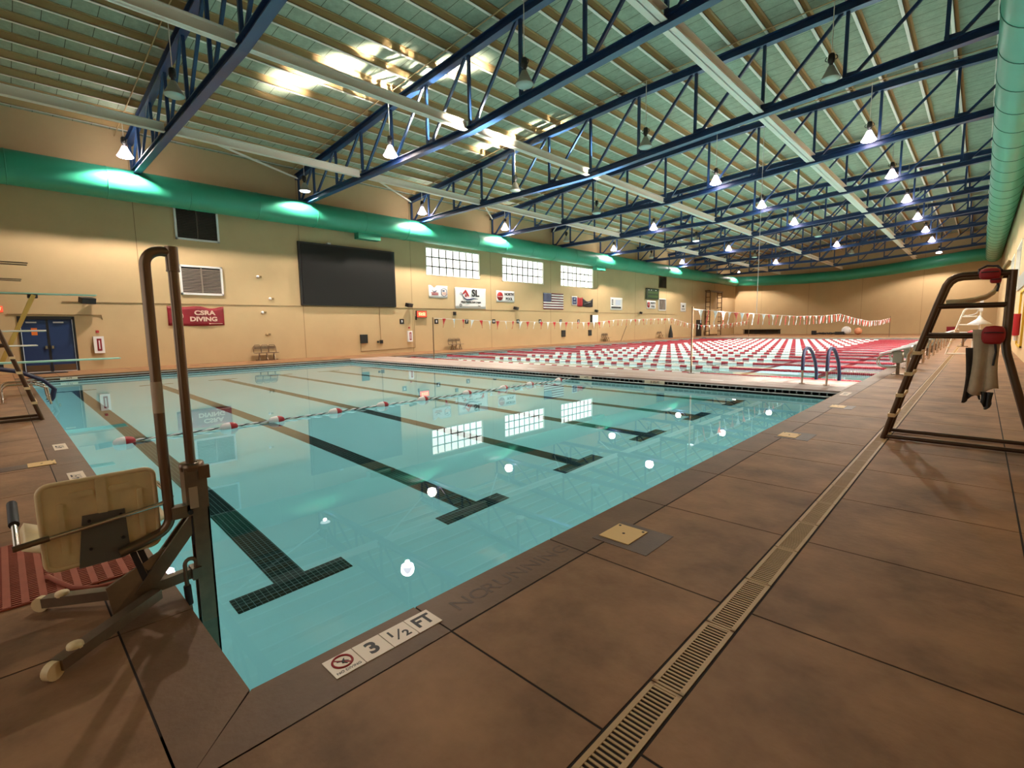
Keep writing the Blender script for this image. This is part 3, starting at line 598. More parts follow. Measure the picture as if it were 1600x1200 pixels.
# extinguisher cabinets
for y, lab in ((3.1, 'white extinguisher cabinet on the wall right of the blue doors'), (19.56, 'white extinguisher cabinet on the wall below the red clock')):
    r = thing('extinguisher_cabinet', lab, 'cabinet', (XL, y, .72)); b = MB(); panel(b, y - .18, y + .18, .72, 1.46, M_cloth, 0, .14); obj('cabinet_body', b, r); b = MB(); panel(b, y - .07, y + .09, .82, 1.36, M_maroon, .14, .147); obj('window', b, r)
    b = MB(); b.box(XL + .147, XL + .15, y - .01, y + .03, .9, 1.28, M_cloth); obj('lettering_strip', b, r)
    b = MB(); panel(b, y - .05, y + .05, 1.62, 1.72, M_redc, 0, .06); tag(obj('alarm_button', b), 'small red alarm button above the cabinet ' + ('by the blue doors' if y < 5 else 'under the red clock'), 'button')
# speakers / floodlights on brackets
for y, z, w in ((2.8, 3.02, 'above the blue doors'), (19.4, 3.19, 'right of the black display'), (30.0, 3.16, 'below the NORTH POOL banner'), (41.84, 3.11, 'above the white wall clock'), (50.83, 3.02, 'before the green scoreboard')):
    r = thing('wall_speaker', 'small black speaker on a wall bracket ' + w, 'speaker', (XL, y, z), 'wall speakers'); b = MB(); b.bar((XL, y, z + .12), (XL + .22, y, z + .04), .04, .04, M_grey); obj('bracket', b, r)
    b = MB(); b.obox((XL + .28, y + .05, z), (1, .4, -.3), (-.4, 1, 0), (.3, .1, 1), .14, .26, .12, M_black); obj('speaker_box', b, r)
# small boxes and pipes
for y, z, s, nm, lab in ((16.1, 1.0, .25, 'wall_box', 'square black box low on the wall under the display'), (17.1, .78, .06, 'power_socket', 'small dark socket low on the wall, left one of the pair'), (17.35, .78, .1, 'power_socket', 'small dark socket at the foot of the display cable'), (23.62, 2.67, .12, 'wall_box', 'tiny black box under the ASL banner'), (36.78, .95, .28, 'wall_box', 'black wall box under the flag'), (41.1, .94, .26, 'wall_box', 'black wall box under the white clock')):
    b = MB(); panel(b, y - s, y + s, z - s * 1.1, z + s * 1.1, M_black, 0, .08); tag(obj(nm, b), lab, 'box')
b = MB(); b.tube([(XL + .02, 17.32, 3.04), (XL + .02, 17.33, .9)], .014, M_wjoint, 6); tag(obj('power_cable', b), 'thin cable running down the wall from the black display to a socket', 'cable')
b = MB(); b.tube([(XL + .02, .35, 2.42), (XL + .02, 3.3, 2.40), (XL + .02, 3.32, 2.2)], .016, M_wjoint, 6); tag(obj('wall_conduit', b), 'short conduit along the wall above the blue doors', 'conduit')
b = MB(); b.tube([(XL + .02, 2.05, 2.96), (XL + .02, 19.9, 3.0), (XL + .02, 60, 2.95)], .014, M_wjoint, 6); tag(obj('wall_conduit', b), 'long thin conduit running along the whole left wall at banner height', 'conduit')
b = MB(); b.tube([(XL + .02, 15.87, .75), (XL + .02, 15.87, .22), (XL + .02, 20.0, .30), (XL + .02, 20.0, 2.9)], .014, M_wjoint, 6); tag(obj('wall_conduit', b), 'conduit looping low along the wall and up to the red clock', 'conduit')
r = thing('wall_clock', 'white box clock on the left wall above the pennants', 'clock', (XL, 41.75, 1.98)); b = MB(); panel(b, 41.2, 42.3, 1.98, 2.72, M_black, 0, .2); obj('clock_case', b, r); b = MB(); panel(b, 41.32, 42.26, 2.0, 2.7, mat('backlit_white_face', (.9, .88, .8), .5, emit=(1, .96, .85), estr=.55), .2, .215); obj('clock_face', b, r)
r = thing('exit_sign', 'small red exit sign at the left edge above the doors', 'sign', (XL, .2, 2.5)); b = MB(); panel(b, -.1, .26, 2.5, 2.72, M_led, 0, .05); obj('sign_box', b, r); letters('EXIT', .15, .08, 2.61, M_led2, r, off=.055)
# far-end door and tall climbing frame against the left wall
d = MB(); panel(d, 66.6, 68.3, 0, 2.25, M_black, 0, .06); struct('door_2', d)
r = thing('climbing_frame', 'tall brown ladder-sided frame against the wall near the far corner', 'frame', (-28.1, 71.6, 0))
for y in (69.3, 73.5):
    b = MB(); b.box(-28.3, -28.2, y - .06, y + .06, 0, 6.3, M_brown); b.box(-27.7, -27.6, y - .06, y + .06, 0, 6.3, M_brown)
    for k in range(9): b.box(-28.2, -27.7, y - .04, y + .04, .6 + .68 * k, .68 + .68 * k, M_brown)
    obj('ladder_upright', b, r)
b = MB(); b.box(-28.3, -27.6, 69.0, 73.9, 6.2, 6.35, M_brown); obj('top_beam', b, r); b = MB(); b.box(-28.2, -28.12, 69.4, 73.4, .2, 3.8, M_cream); obj('backing_panel', b, r)
# ================================================================== LANE POOL: ropes, flags, blocks
def floats(L, m, r=.066, step=.055):
    n = max(1, round(L / step)); s = L / n; p = []
    for k in range(n): z = -L / 2 + k * s; p += [(r * .55, z), (r, z + s * .12), (r, z + s * .80), (r * .55, z + s * .92)]
    b = MB(); b.lathe([(.012, -L / 2)] + p + [(.012, L / 2)], m=m, n=8, axis='X', smooth=False); return b.mesh('floats')
M_fred = mat('red_float', (0.40, 0.010, 0.030), .45); M_fwhite = mat('white_float', (0.86, 0.83, 0.84), .45)
fend = floats(4.45, M_fred); fw = floats(.38, M_fwhite); fr_ = floats(.305, M_fred)
cb = MB(); cb.cyl((PX0, 0, 0), (PX1, 0, 0), .008, M_grey, 6); cb = cb.mesh('rope_cable')
for k in range(16):
    y = 17.2 + 2.8 * k
    lab = 'red and white float lane rope ' + ('beside the bulkhead, nearest of all' if k == 0 else ('%s out from the bulkhead' % ORD[k] if k < 8 else ('lying closest to the far end of the pool' if k == 15 else '%s counted back from the far pool end' % ORD[15 - k])))
    r = thing('lane_rope', lab, 'lane rope', (0, y, WZ + .03), 'lane ropes across the far pool')
    def seg(nm, me, x=0.0):
        o = bpy.data.objects.new(nm, me); COL.objects.link(o); o.parent = r; o.location = (x, 0, 0)
    seg('rope_cable', cb); seg('red_floats', fend, PX0 + .25 + 4.45 / 2); seg('red_floats', fend, PX1 - .15 - 4.45 / 2)
    x = PX0 + .25 + 4.45; x1 = PX1 - .15 - 4.45; n = 20; p = (x1 - x) / n
    for i in range(n): seg('white_floats', fw, x + p * i + .19); seg('red_floats', fr_, x + p * i + .38 + .1525)
# backstroke pennants
def flag_line(x, pts, label, far_y, c1, c2, yoff):
    r = thing('pennant_line', label, 'pennants', (x, pts[0][0], 0), 'backstroke pennant lines'); b = MB()
    b.tube([(x, y, z) for y, z in pts], .008, M_cloth, 6); obj('line_rope', b, r)
    y = pts[0][0] + yoff; k = 0
    while y < pts[-1][0] - .3:
        z = lerp(pts, y); a = random.uniform(-.6, .6); sw = random.uniform(-.10, .10); w = .135; h = .45 + random.uniform(-.02, .03); ca, sa = math.cos(a), math.sin(a)
        q = MB(); g = []
        for i in range(5):
            v = i / 4; row = []
            for j in range(4): u = (j / 3 - .5) * 2 * w * (1 - v * .97); bow = .03 * math.sin(v * 3 + j); row.append((x + u * sa * .6 + bow + sw * .4 * v, y + u * ca + sw * v, z - h * v))
            g.append(row)
        q.sheet(g, .003, c2 if k % 2 else c1); obj('pennant', q, r); y += .66; k += 1
    return r
M_pred = mat('red_pennant', (0.56, 0.018, 0.02), .6); M_ppink = mat('pale_red_pennant', (0.70, 0.10, 0.075), .6)  # right-hand line gets a paler red than the left
flag_line(-20.5, [(15.7, 2.12), (19.9, 1.97), (24.5, 1.90), (30.4, 1.86), (33, 2.04), (37, 2.10), (42.7, 2.2), (46, 1.75), (50, 1.48), (56, 1.6), (61.5, 1.85), (63.4, 1.95)], 'long line of red and white pennants over the lane pool on the left side', 63.4, M_pred, M_cloth, .65)
flag_line(-6.78, [(15.7, 2.08), (19, 2.02), (23.1, 1.98), (28, 1.93), (34, 2.0), (38.6, 2.14), (43, 1.92), (50.4, 1.66), (57, 1.75), (63.4, 1.98)], 'long line of white and pale red pennants over the lane pool on the right side', 63.4, M_cloth, M_ppink, .5)
for x, y, lab in ((-20.5, 15.6, 'thin dark pennant pole standing on the left part of the bulkhead'), (-6.78, 15.6, 'thin dark pennant pole standing on the bulkhead right of centre'), (-20.5, 63.45, 'thin pennant pole beyond the far pool end on the left'), (-6.78, 63.45, 'thin pennant pole beyond the far pool end on the right')):
    r = thing('flag_pole', lab, 'pole', (x, y, 0), 'pennant poles'); b = MB(); b.cyl((x, y, 0.015), (x, y, 2.16), .026, M_brown, 10); obj('pole', b, r); b = MB(); b.cyl((x, y, 0), (x, y, .02), .11, M_grey, 14); obj('base_plate', b, r)
b = MB(); b.tube([(-27.0, 44.7, 0), (-26.5, 45.0, 1.6)], .03, M_brown, 8); tag(obj('leaning_pole', b), 'leaning dark pole on the left deck far along the wall', 'pole')
b = MB(); b.cyl((-6.78, 21.85, 2.0), (-6.78, 21.85, lerp(TOP, -6.78) + CH), .010, M_cloth, 6); tag(obj('suspension_wire', b), 'thin pale wire hanging from the roof to the right pennant line', 'wire')
# starting blocks
def start_block(y):
    x = 0; r = thing('starting_block', '', 'starting block', (-1.8, y, 0), 'starting blocks along the right pool edge')
    b = MB(); b.prism([(-2.17, y - .27, .60), (-1.42, y - .27, .84), (-1.42, y - .27, .88), (-2.17, y - .27, .64)], (0, .54, 0), M_cloth); obj('sloping_platform', b, r)
    b = MB(); b.box(-1.84, -1.62, y - .22, y + .22, .36, .70, mat('grey_green_block', (.30, .28, .22), .5)); obj('block_body', b, r)
    for yy in (y - .2, y + .2):
        b = MB(); b.tube([(-1.45, yy, .80), (-1.44, yy, .72), (-1.50, yy, .60), (-1.50, yy, .01)], .03, M_chrome, 10); obj('rear_post', b, r)
        b = MB(); b.tube([(-1.66, yy, .68), (-2.02, yy, .60), (-2.14, yy, .56), (-2.21, yy, .47), (-2.22, yy, .37), (-2.17, yy, .27), (-2.05, yy, .22), (-1.72, yy, .22)], .018, M_chrome, 8); obj('hand_loop', b, r)
    b = MB(); b.box(-1.76, -1.68, y - .06, y + .06, .01, .40, M_steel); b.box(-1.86, -1.58, y - .16, y + .16, 0, .02, M_steel); obj('pedestal', b, r)
    return r
proto = start_block(18.6)
for k in range(16):
    lab = 'white-topped starting block ' + ('nearest the bulkhead' if k == 0 else '%s along the right pool edge from the bulkhead' % ORD[k])
    if k == 0: proto['label'] = lab
    else: dup(proto, (0, 2.8 * k, 0), lab)
# ladder with navy grab rails on the bulkhead
r = thing('pool_ladder', 'pool ladder with dark navy padded grab rails on the bulkhead', 'ladder', (-3.0, 14.4, 0))
for x in (-3.29, -2.74):
    b = MB(); b.tube([(x, 14.42, 0.0), (x, 14.42, .40)], .026, M_chrome, 10); obj('rail_post', b, r); b = MB(); b.cyl((x, 14.42, 0), (x, 14.42, .02), .075, M_chrome, 14); obj('post_flange', b, r)
    b = MB(); b.tube([(x, 14.42, .36), (x, 14.43, .70), (x, 14.52, .86), (x, 14.75, .93), (x, 15.05, .90), (x, 15.35, .78), (x, 15.75, .5), (x, 15.95, .2), (x, 15.97, -.1)], .042, M_navy, 10); obj('padded_grip', b, r)
b = MB()
for z in (-.35, -.6, -.85): b.box(-3.29, -2.74, 15.93, 16.03, z, z + .03, M_chrome)
obj('ladder_step', b, r)

# ================================================================== NEAR DECK DETAILS
# trench drain grates
b = MB(); b.box(-.955, -.815, -1.7, 47.9, -.10, -.09, M_joint); struct('trim_drain_channel', b)
g = MB(); gw0, gw1 = -.958, -.812; L = .597
g.box(gw0, gw0 + .022, 0, L, -.022, .002, M_gold); g.box(gw1 - .022, gw1, 0, L, -.022, .002, M_gold); g.box(gw0, gw1, 0, .014, -.022, .002, M_gold); g.box(gw0, gw1, L - .014, L, -.022, .002, M_gold)
for k in range(23): y = .014 + .0247 * (k + .5); g.box(gw0, gw1, y, y + .0105, -.020, .001, M_gold)
gm = g.mesh('drain_grate')
for k in range(80):
    y = -.54 + .605 * k; o = place('drain_grate', gm); o.location = (0, y, 0)
    tag(o, 'tan slotted plastic drain grate section in the line along the right deck', 'drain grate', 'drain grates in the right deck')
# square skimmer lids
def hatch(cx, cy, w, d, px0, px1, py0, py1, label):
    r = thing('skimmer_lid', label, 'lid', (cx, cy, 0), 'skimmer lids in the deck'); b = MB(); b.box(px0, px1, py0, py1, 0, .003, M_patch); obj('concrete_surround', b, r)
    b = MB(); b.box(cx - w, cx + w, cy - d, cy + d, .003, .009, M_yel); obj('lid_plate', b, r)
    b = MB()
    for q in ((0, 0), (w * .8, d * .8), (-w * .8, d * .8)): b.cyl((cx + q[0], cy + q[1], .009), (cx + q[0], cy + q[1], .011), .011, M_ink, 10)
    obj('lid_screw', b, r)
hatch(-1.86, 3.15, .125, .145, -2.0, -1.56, 2.94, 3.36, 'square tan skimmer lid set in dark concrete, nearest one on the right deck')
hatch(-1.86, 7.62, .115, .16, -1.99, -1.58, 7.38, 7.90, 'square tan skimmer lid on the right deck beside the lifeguard chair')
hatch(-1.85, 10.85, .115, .16, -1.97, -1.6, 10.6, 11.1, 'pale skimmer lid on the right deck near the bulkhead corner')
hatch(-8.21, .235, .125, .125, -8.34, -8.07, -.14, .36, 'pale tan skimmer lid on the near deck left of the lift')
# depth marker tiles
DX, DY = (0, 1, 0), (-1, 0, 0)
r = thing('depth_marker', 'four white deck tiles reading NO DIVING 3 1/2 FT at the pool corner', 'depth marker', (-2.08, 1.22, 0))
x0, x1 = -2.158, -2.006; y0 = .918; s = .1525
for k in range(4):
    b = MB(); b.box(x0, x1, y0 + k * s + .002, y0 + (k + 1) * s - .002, 0, .004, mat('ivory_tile', (.78, .62, .47), .35)); t = obj('tile', b, r); cy = y0 + (k + .5) * s; cx = (x0 + x1) / 2
    if k == 0:
        q = MB(); c0 = (cx - .017, cy, .0045); q.tube([p for p in arc(c0, .046, 0, 360, 28, DX, DY)], .0055, M_redc, 6); q.bar((cx - .017 - .033, cy - .033, .0045), (cx - .017 + .033, cy + .033, .0045), .008, .002, M_redc); obj('red_ring', q, t)
        q = MB(); q.tube([(cx - .035, cy + .016, .0045), (cx - .017, cy + .002, .0045), (cx - .002, cy - .002, .0045)], .004, M_ink, 6, rs=[.002, .006, .005]); q.bar((cx - .017, cy + .0, .0045), (cx - .028, cy - .024, .0045), .004, .002, M_ink); q.bar((cx - .012, cy, .0045), (cx + .012, cy + .012, .0045), .004, .002, M_ink); q.bar((cx - .022, cy + .006, .0045), (cx - .004, cy + .026, .0045), .003, .002, M_ink); obj('diver_symbol', q, t)
        obj('lettering', text_mb('NO DIVING', .024, (cx + .052, cy, .0045), DX, DY, M_ink, .0004, sx=.98), t)
    else:
        if k == 2:
            obj('numeral', text_mb('1', .072, (cx - .022, cy - .038, .0045), DX, DY, M_ink, .0004, bold=.0022), t); obj('numeral', text_mb('2', .072, (cx + .022, cy + .034, .0045), DX, DY, M_ink, .0004, bold=.0022), t)
            q = MB(); q.bar((cx + .040, cy - .028, .0045), (cx - .036, cy + .020, .0045), .009, .001, M_ink); obj('fraction_stroke', q, t)
        else: obj('numeral', text_mb('3' if k == 1 else 'FT', .128 if k == 1 else .122, (cx, cy, .0045), DX, DY, M_ink, .0004, bold=.004, sx=.85 if k == 3 else 1.0), t)
r = thing('worn_stencil', 'worn dark stencilled lettering on the coping beyond the depth tiles', 'lettering', (-2.06, 2.13, 0))
for t, y in (('NO', 1.78), ('RUNNING', 2.29)): obj('lettering', text_mb(t, .15, (-2.06, y, .0008), DX, (-1, 0, 0), M_text, .0004, sx=1.15), r)
def marker(name, lab, boxp, t, o, ux, uy, size):
    r = thing('depth_marker', lab, 'depth marker', o, 'small depth markers'); b = MB(); b.box(*boxp, mat('ivory_tile', (.78, .62, .47), .35)); obj('tile', b, r); obj('numeral', text_mb(t, size, o, ux, uy, M_ink, .0006, bold=.002), r)
marker('', 'small white depth tile on the near coping left of the tan lid', (-9.52, -9.02, .40, .54, 0, .004), '4 FT', (-9.27, .47, .0045), (-1, 0, 0), (0, -1, 0), .12)
marker('', 'small white depth tile on the near coping hidden half behind the lift seat', (-7.42, -6.92, .40, .54, 0, .004), '4 FT', (-7.17, .47, .0045), (-1, 0, 0), (0, -1, 0), .12)
marker('', 'pale depth tile on the right coping by the bulkhead corner', (-2.15, -2.0, 12.6, 13.2, 0, .004), '3 1/2 FT', (-2.075, 12.9, .0045), (0, 1, 0), (-1, 0, 0), .12)
marker('', 'beige depth sign on the bulkhead side, right one of the pair', (-7.22, -6.58, 13.325, 13.345, -.15, -.055), '3 1/2 FT', (-6.88, 13.324, -.102), (1, 0, 0), (0, 0, 1), .085)
marker('', 'beige depth sign on the bulkhead side, left one of the pair', (-9.6, -9.13, 13.325, 13.345, -.15, -.055), '4 FT', (-9.33, 13.324, -.102), (1, 0, 0), (0, 0, 1), .085)
marker('', 'small white depth tile at the far left pool edge by the doors', (-25.095, -25.08, 1.5, 2.0, -.14, -.05), '12 FT', (-25.078, 1.75, -.095), (0, 1, 0), (0, 0, 1), .08)
for i, x in enumerate((-12.5, -9.0, -5.5)):
    b = MB(); b.box(x, x + .35, 13.9, 14.1, 0, .004, M_cloth); tag(obj('deck_marker', b), 'white marker tile on top of the bulkhead, %s one counting from the ladder' % ORD[2 - i], 'tile', 'white tiles on the bulkhead')
# safety float line across the near pool
r = thing('safety_rope', 'black and white twisted safety rope with red and white buoys on the near pool', 'rope', (-9.95, 7, WZ)); n = 260
for mt, ph, nm in ((M_cloth, 0, 'white_strand'), (M_ink, math.pi, 'black_strand')):
    b = MB(); b.tube([(-9.95 + .010 * math.cos(k * 1.15 + ph), 1.15 + (YB0 - 1.2) * k / n, WZ + .025 + .010 * math.sin(k * 1.15 + ph)) for k in range(n + 1)], .016 if mt is M_cloth else .009, mt, 5); obj(nm, b, r)
buoy = {}
for i, y in enumerate((1.27, 2.81, 3.66, 4.88, 6.04, 7.19, 8.64, 10.06, 11.21, 12.63)):
    b = MB(); b.lathe([(.012, -.15), (.045, -.135), (.075, -.09), (.085, -.02), (.085, .01)], (-9.95, y, WZ + .025), M_fwhite, 14, 'Y'); b.lathe([(.085, .01), (.083, .05), (.07, .10), (.045, .135), (.012, .15)], (-9.95, y, WZ + .025), M_red, 14, 'Y'); obj('buoy', b, r)

# ================================================================== POOL LIFT
LXp = -3.39
r = thing('pool_lift', 'wheeled pool access lift with cream seat and tall bronze poles at the pool corner', 'pool lift', (LXp, .5, 0))
b = MB(); b.cyl((LXp, .735, .78), (LXp, .735, 2.03), .0265, M_brown, 16); obj('lift_pole', b, r)
b = MB(); b.cyl((LXp, .735, 1.93), (LXp, .735, 2.065), .033, M_brown, 16); b.cyl((LXp, .735, 1.925), (LXp, .735, 1.932), .0345, M_steel, 16); obj('pole_cap', b, r)
b = MB(); P = [(LXp, .735, 2.03), (LXp, .69, 2.035)] + arc((LXp, .685, 1.955), .08, 90, 180, 8, (0, 1, 0), (0, 0, 1)) + [(LXp, .604, 1.5), (LXp, .603, 1.0), (LXp, .604, .62)] + arc((LXp, .51, .50), .095, 0, -75, 8, (0, 1, 0), (0, 0, 1)) + [(LXp, .46, .385), (LXp, .36, .36)]
b.tube(P, .0275, M_brown, 16); obj('seat_arm', b, r)
b = MB(); b.cyl((LXp, .603, 1.12), (LXp, .603, 1.30), .0285, mat('worn_label', (.50, .36, .24), .6), 16); obj('arm_label', b, r, 'faded label wrapped round the arm')
b = MB(); b.box(LXp - .055, LXp + .05, .685, .80, .52, .775, M_steel); b.lathe([(.03, .80), (.062, .80), (.066, .775), (.062, .755)], (LXp, .738, 0), M_brown, 18); b.box(LXp + .03, LXp + .062, .755, .815, .70, .78, M_brown); obj('pole_sleeve', b, r)
b = MB(); b.box(LXp + .052, LXp + .055, .70, .745, .53, .66, mat('worn_label', (.5, .36, .24), .6)); obj('warning_label', b, r)
b = MB(); b.box(LXp - .045, LXp - .03, .712, .80, -1.30, .56, M_steel); b.box(LXp + .03, LXp + .045, .712, .80, -1.30, .56, M_steel); b.box(LXp - .045, LXp + .045, .79, .80, -1.30, .56, M_steel); obj('mast_channel', b, r)
b = MB(); b.cyl((LXp + .02, .72, .30), (LXp + .02, .72, .5), .02, M_ink, 8); b.cyl((LXp, .75, -.9), (LXp, .75, .3), .03, M_ink, 8); obj('hydraulic_ram', b, r)
b = MB(); b.box(LXp - .02, LXp + .05, .61, .72, .485, .555, M_steel); b.cyl((LXp + .052, .70, .51), (LXp + .06, .70, .51), .014, M_ink, 8); obj('arm_bracket', b, r)
b = MB(); b.bar((LXp + .02, .765, .505), (LXp + .02, .43, .085), .075, .018, M_steel, (1, 0, 0)); b.bar((LXp - .05, .765, .505), (LXp - .05, .43, .085), .075, .018, M_steel, (1, 0, 0)); obj('slanting_brace', b, r)
b = MB(); b.prism([(LXp - .01, .285, .175), (LXp - .01, .575, .315), (LXp + .035, .44, .06), (LXp + .035, .30, .035)], (-.02, 0, 0), M_steel); obj('skid_plate', b, r)
for sx, ex in ((1, -2.99), (-1, -3.785)):
    b = MB(); p = Vector((LXp + sx * .05, .50, .08)); q = Vector((ex, .05, .055)); b.bar(p, q, .065, .055, M_steel); obj('base_leg', b, r)
    d = (q - p).normalized(); w = d.cross(Vector((0, 0, 1))); c = q + d * .02
    b = MB(); b.tube([c - w * .018 + Vector((0, 0, -.013)), c + w * .018 + Vector((0, 0, -.013))], .042, M_cream, 18); wo = obj('castor_wheel', b, r)
    b = MB(); e = q - d * .09 + Vector((0, 0, .035)); b.lathe([(.001, .012), (.03, .010), (.034, 0), (.034, -.012)], e, M_cream, 14); obj('cap_knob', b, r)
b = MB(); b.bar((LXp, .44, .10), (LXp, .74, .125), .05, .06, M_steel); b.cyl((LXp + .05, .70, .125), (LXp - .05, .70, .125), .02, M_ink, 10); b.box(LXp - .03, LXp + .06, .68, .73, .09, .16, M_brown); obj('deck_clamp', b, r)
b = MB(); b.tube([(LXp + .03, .705, .155)] + arc((LXp + .03, .68, .19), .03, -20, 180, 8, (0, 1, 0), (0, 0, 1)) + [(LXp + .03, .652, .08), (LXp + .03, .66, -.12)], .012, M_steel, 8); b.cyl((LXp + .03, .652, .06), (LXp + .03, .657, -.06), .02, M_ink, 8); obj('hook_rod', b, r)
# seat: moulded back, pan, ribs
def rrect(y0, y1, z0, z1, rr, n=5):
    P = []
    for cy, cz, a in ((y1 - rr, z1 - rr, 0), (y0 + rr, z1 - rr, 90), (y0 + rr, z0 + rr, 180), (y1 - rr, z0 + rr, 270)):
        P += [(cy + rr * math.cos(math.radians(a + 90 * k / n)), cz + rr * math.sin(math.radians(a + 90 * k / n))) for k in range(n + 1)]
    return P
b = MB(); lean = lambda y, z: (LXp - .035 + (z - .36) * .04, y, z)
zt = lambda y: .800 - .02 * (y - .066)
rp = rrect(.066, .552, .345, .800, .045); b.prism([(LXp - .03, y, z) for y, z in rp], (-.045, 0, 0), M_cream); sb = obj('seat_back', b, r)
b = MB(); b.tube([(LXp - .035, y, z) for y, z in rp + rp[:1]], .013, M_cream, 8)
for y0, y1, z0, z1 in ((.29, .335, .60, .80), (.13, .155, .42, .70), (.465, .49, .42, .70), (.18, .28, .715, .745), (.345, .45, .715, .745)):
    b.prism([(LXp - .032, y, z) for y, z in rrect(y0, y1, z0, z1, .012)], (.012, 0, 0), M_cream)
obj('moulded_rib', b, sb)
b = MB(); g = []
for i in range(7):
    u = i / 6; x = LXp - .06 - .44 * u; row = []
    for j in range(9): v = j / 8; row.append((x, .309 + (v - .5) * (.45 + .20 * min(1, u * 3)), .415 - .02 * math.sin(math.pi * v) + .02 * (u > .9) - .015 * math.sin(math.pi * u) + .035 * (v == 0 or v == 1)))
    g.append(row)
b.sheet(g, -.05, M_cream); obj('seat_pan', b, r)
b = MB(); b.prism([(LXp - .030, .225, .607), (LXp - .030, .405, .600), (LXp - .030, .412, .345), (LXp - .030, .385, .325), (LXp - .030, .19, .325)], (.012, 0, 0), mat('grey_back_plate', (.13, .115, .095), .55)); pl = obj('back_plate', b, r)
b = MB()
for y, z in ((.25, .575), (.385, .575), (.245, .42), (.385, .44)): b.cyl((LXp - .02, y, z), (LXp - .010, y, z), .008, M_ink, 8)
obj('plate_bolt', b, pl)
b = MB(); b.tube([(LXp - .46, .635, .60), (LXp - .15, .635, .60), (LXp - .05, .632, .60), (LXp - .012, .61, .595), (LXp + .002, .57, .587), (LXp + .002, .3, .556), (LXp + .002, .06, .533), (LXp + .002, -.045, .522)], .0125, M_chrome, 10); obj('arm_rest', b, r)
b = MB(); b.tube([(LXp + .002, -.045, .522), (LXp + .002, .09, .537)], .0155, M_brown, 10); b.tube([(LXp, -.03, .524), (LXp - .16, -.03, .60), (LXp - .40, -.03, .645)], .0125, M_chrome, 10); obj('arm_rest', b, r)
b = MB(); b.tube([(LXp - .16, -.03, .60), (LXp - .42, -.03, .648)], .022, M_ink, 10); obj('black_grip', b, r)
for y in (.415, .45):
    b = MB(); b.bar((LXp - .05, y, .36), (LXp + .02, y + .045, .17), .03, .006, M_ink, (1, 0, 0)); obj('seat_strap', b, r)
# rubber mat and hose
b = MB(); mx0, mx1, my0, my1 = -5.15, -3.95, -.42, .52
for k in range(13): y = my0 + (my1 - my0) * k / 12; b.box(mx0, mx1, y - .017, y + .017, 0.0, .016, M_mat)
for k in range(40): x = mx0 + (mx1 - mx0) * k / 39; b.box(x - .0065, x + .0065, my0, my1, 0.002, .013, M_mat)
b.box(mx0, mx1, my0, my1, 0, .0015, M_joint); tag(obj('drainage_mat', b), 'terracotta slotted rubber drainage mat under the lift seat', 'mat')
b = MB(); b.tube([(-4.25, .08, .03), (-4.1, .12, .03), (-3.95, .18, .02), (-3.86, .27, .018), (-3.83, .37, .018), (-3.87, .46, .018), (-3.95, .53, .018), (-4.05, .58, .02), (-4.1, .62, .0)], .014, M_mat, 8); tag(obj('hose', b), 'dark red hose curving over the deck beneath the lift seat', 'hose')

# ================================================================== LIFEGUARD CHAIRS
def guard_chair(label, y0, y1, m, seatm):
    r = thing('lifeguard_chair', label, 'lifeguard chair', (-.2, (y0 + y1) / 2, 0), 'lifeguard chairs')
    for y in (y0, y1):
        b = MB(); P = [(-.865, y, 0.0), (-.64, y, .93), (-.42, y, 1.78), (-.372, y, 1.95)] + [(-.352, y, 2.02), (-.318, y, 2.08), (-.27, y, 2.118), (-.20, y, 2.132), (.225, y, 2.132)]; b.tube(P, .034, m, 12); obj('front_leg', b, r)
        b = MB(); b.tube([(.232, y, 2.16), (.232, y, 1.30), (.25, y, 1.18), (.45, y, .45), (.575, y, 0.0)], .038, m, 12); obj('rear_leg', b, r)
        b = MB(); b.cyl((-.855, y, .035), (.565, y, .035), .026, m, 10); obj('base_rail', b, r)
        b = MB(); b.cyl((-.425, y, 1.765), (.232, y, 1.765), .028, m, 10); b.cyl((-.525, y, 1.385), (.232, y, 1.385), .027, m, 10); obj('side_rail', b, r)
    for x, z in ((-.855, .10), (.56, .06), (.232, 2.10), (.232, 1.385), (.232, 1.765), (.40, .6)):
        b = MB(); b.cyl((x, y0, z), (x, y1, z), .017, m, 8); obj('cross_bar', b, r)
    for z in (.31, .586, .875, 1.15):
        x = -.865 + z * .2505; b = MB(); b.box(x - .04, x + .04, y0 - .06, y1 + .06, z + .0, z + .045, M_cream); obj('step_tread', b, r)
    b = MB(); b.box(-.52, -.05, y0, y1, 1.395, 1.425, m); obj('foot_platform', b, r)
    prof = [(-.34, 1.800), (-.2, 1.800), (-.08, 1.815), (.03, 1.85), (.10, 1.91), (.135, 2.0), (.15, 2.10), (.17, 2.19), (.21, 2.25)]
    b = MB(); b.sheet([[(x, y0 + .06 + (y1 - y0 - .12) * j / 6, z + .015 * math.cos(j / 6 * 2 * math.pi)) for j in range(7)] for x, z in prof], .03, seatm); obj('bucket_seat', b, r)
    return r
g1 = guard_chair('tall dark bronze lifeguard chair standing over the right deck drain', 8.22, 8.76, M_bronze, M_cream)
inv = (-.265, 22.85, 0)
g2 = guard_chair('bright white lifeguard chair far along the right deck', 31.05, 31.6, M_white, M_cloth); g2.location.x -= .265
# left one: same chair, side on at the near pool edge
g3 = dup(g1, (-12.62, -8.4, 0), 'lifeguard chair leg and base at the left edge of the near deck'); g3.rotation_euler.z = math.radians(-90); g3.location = (-12.78, -.225, 0)
for ch in g3.children: pass
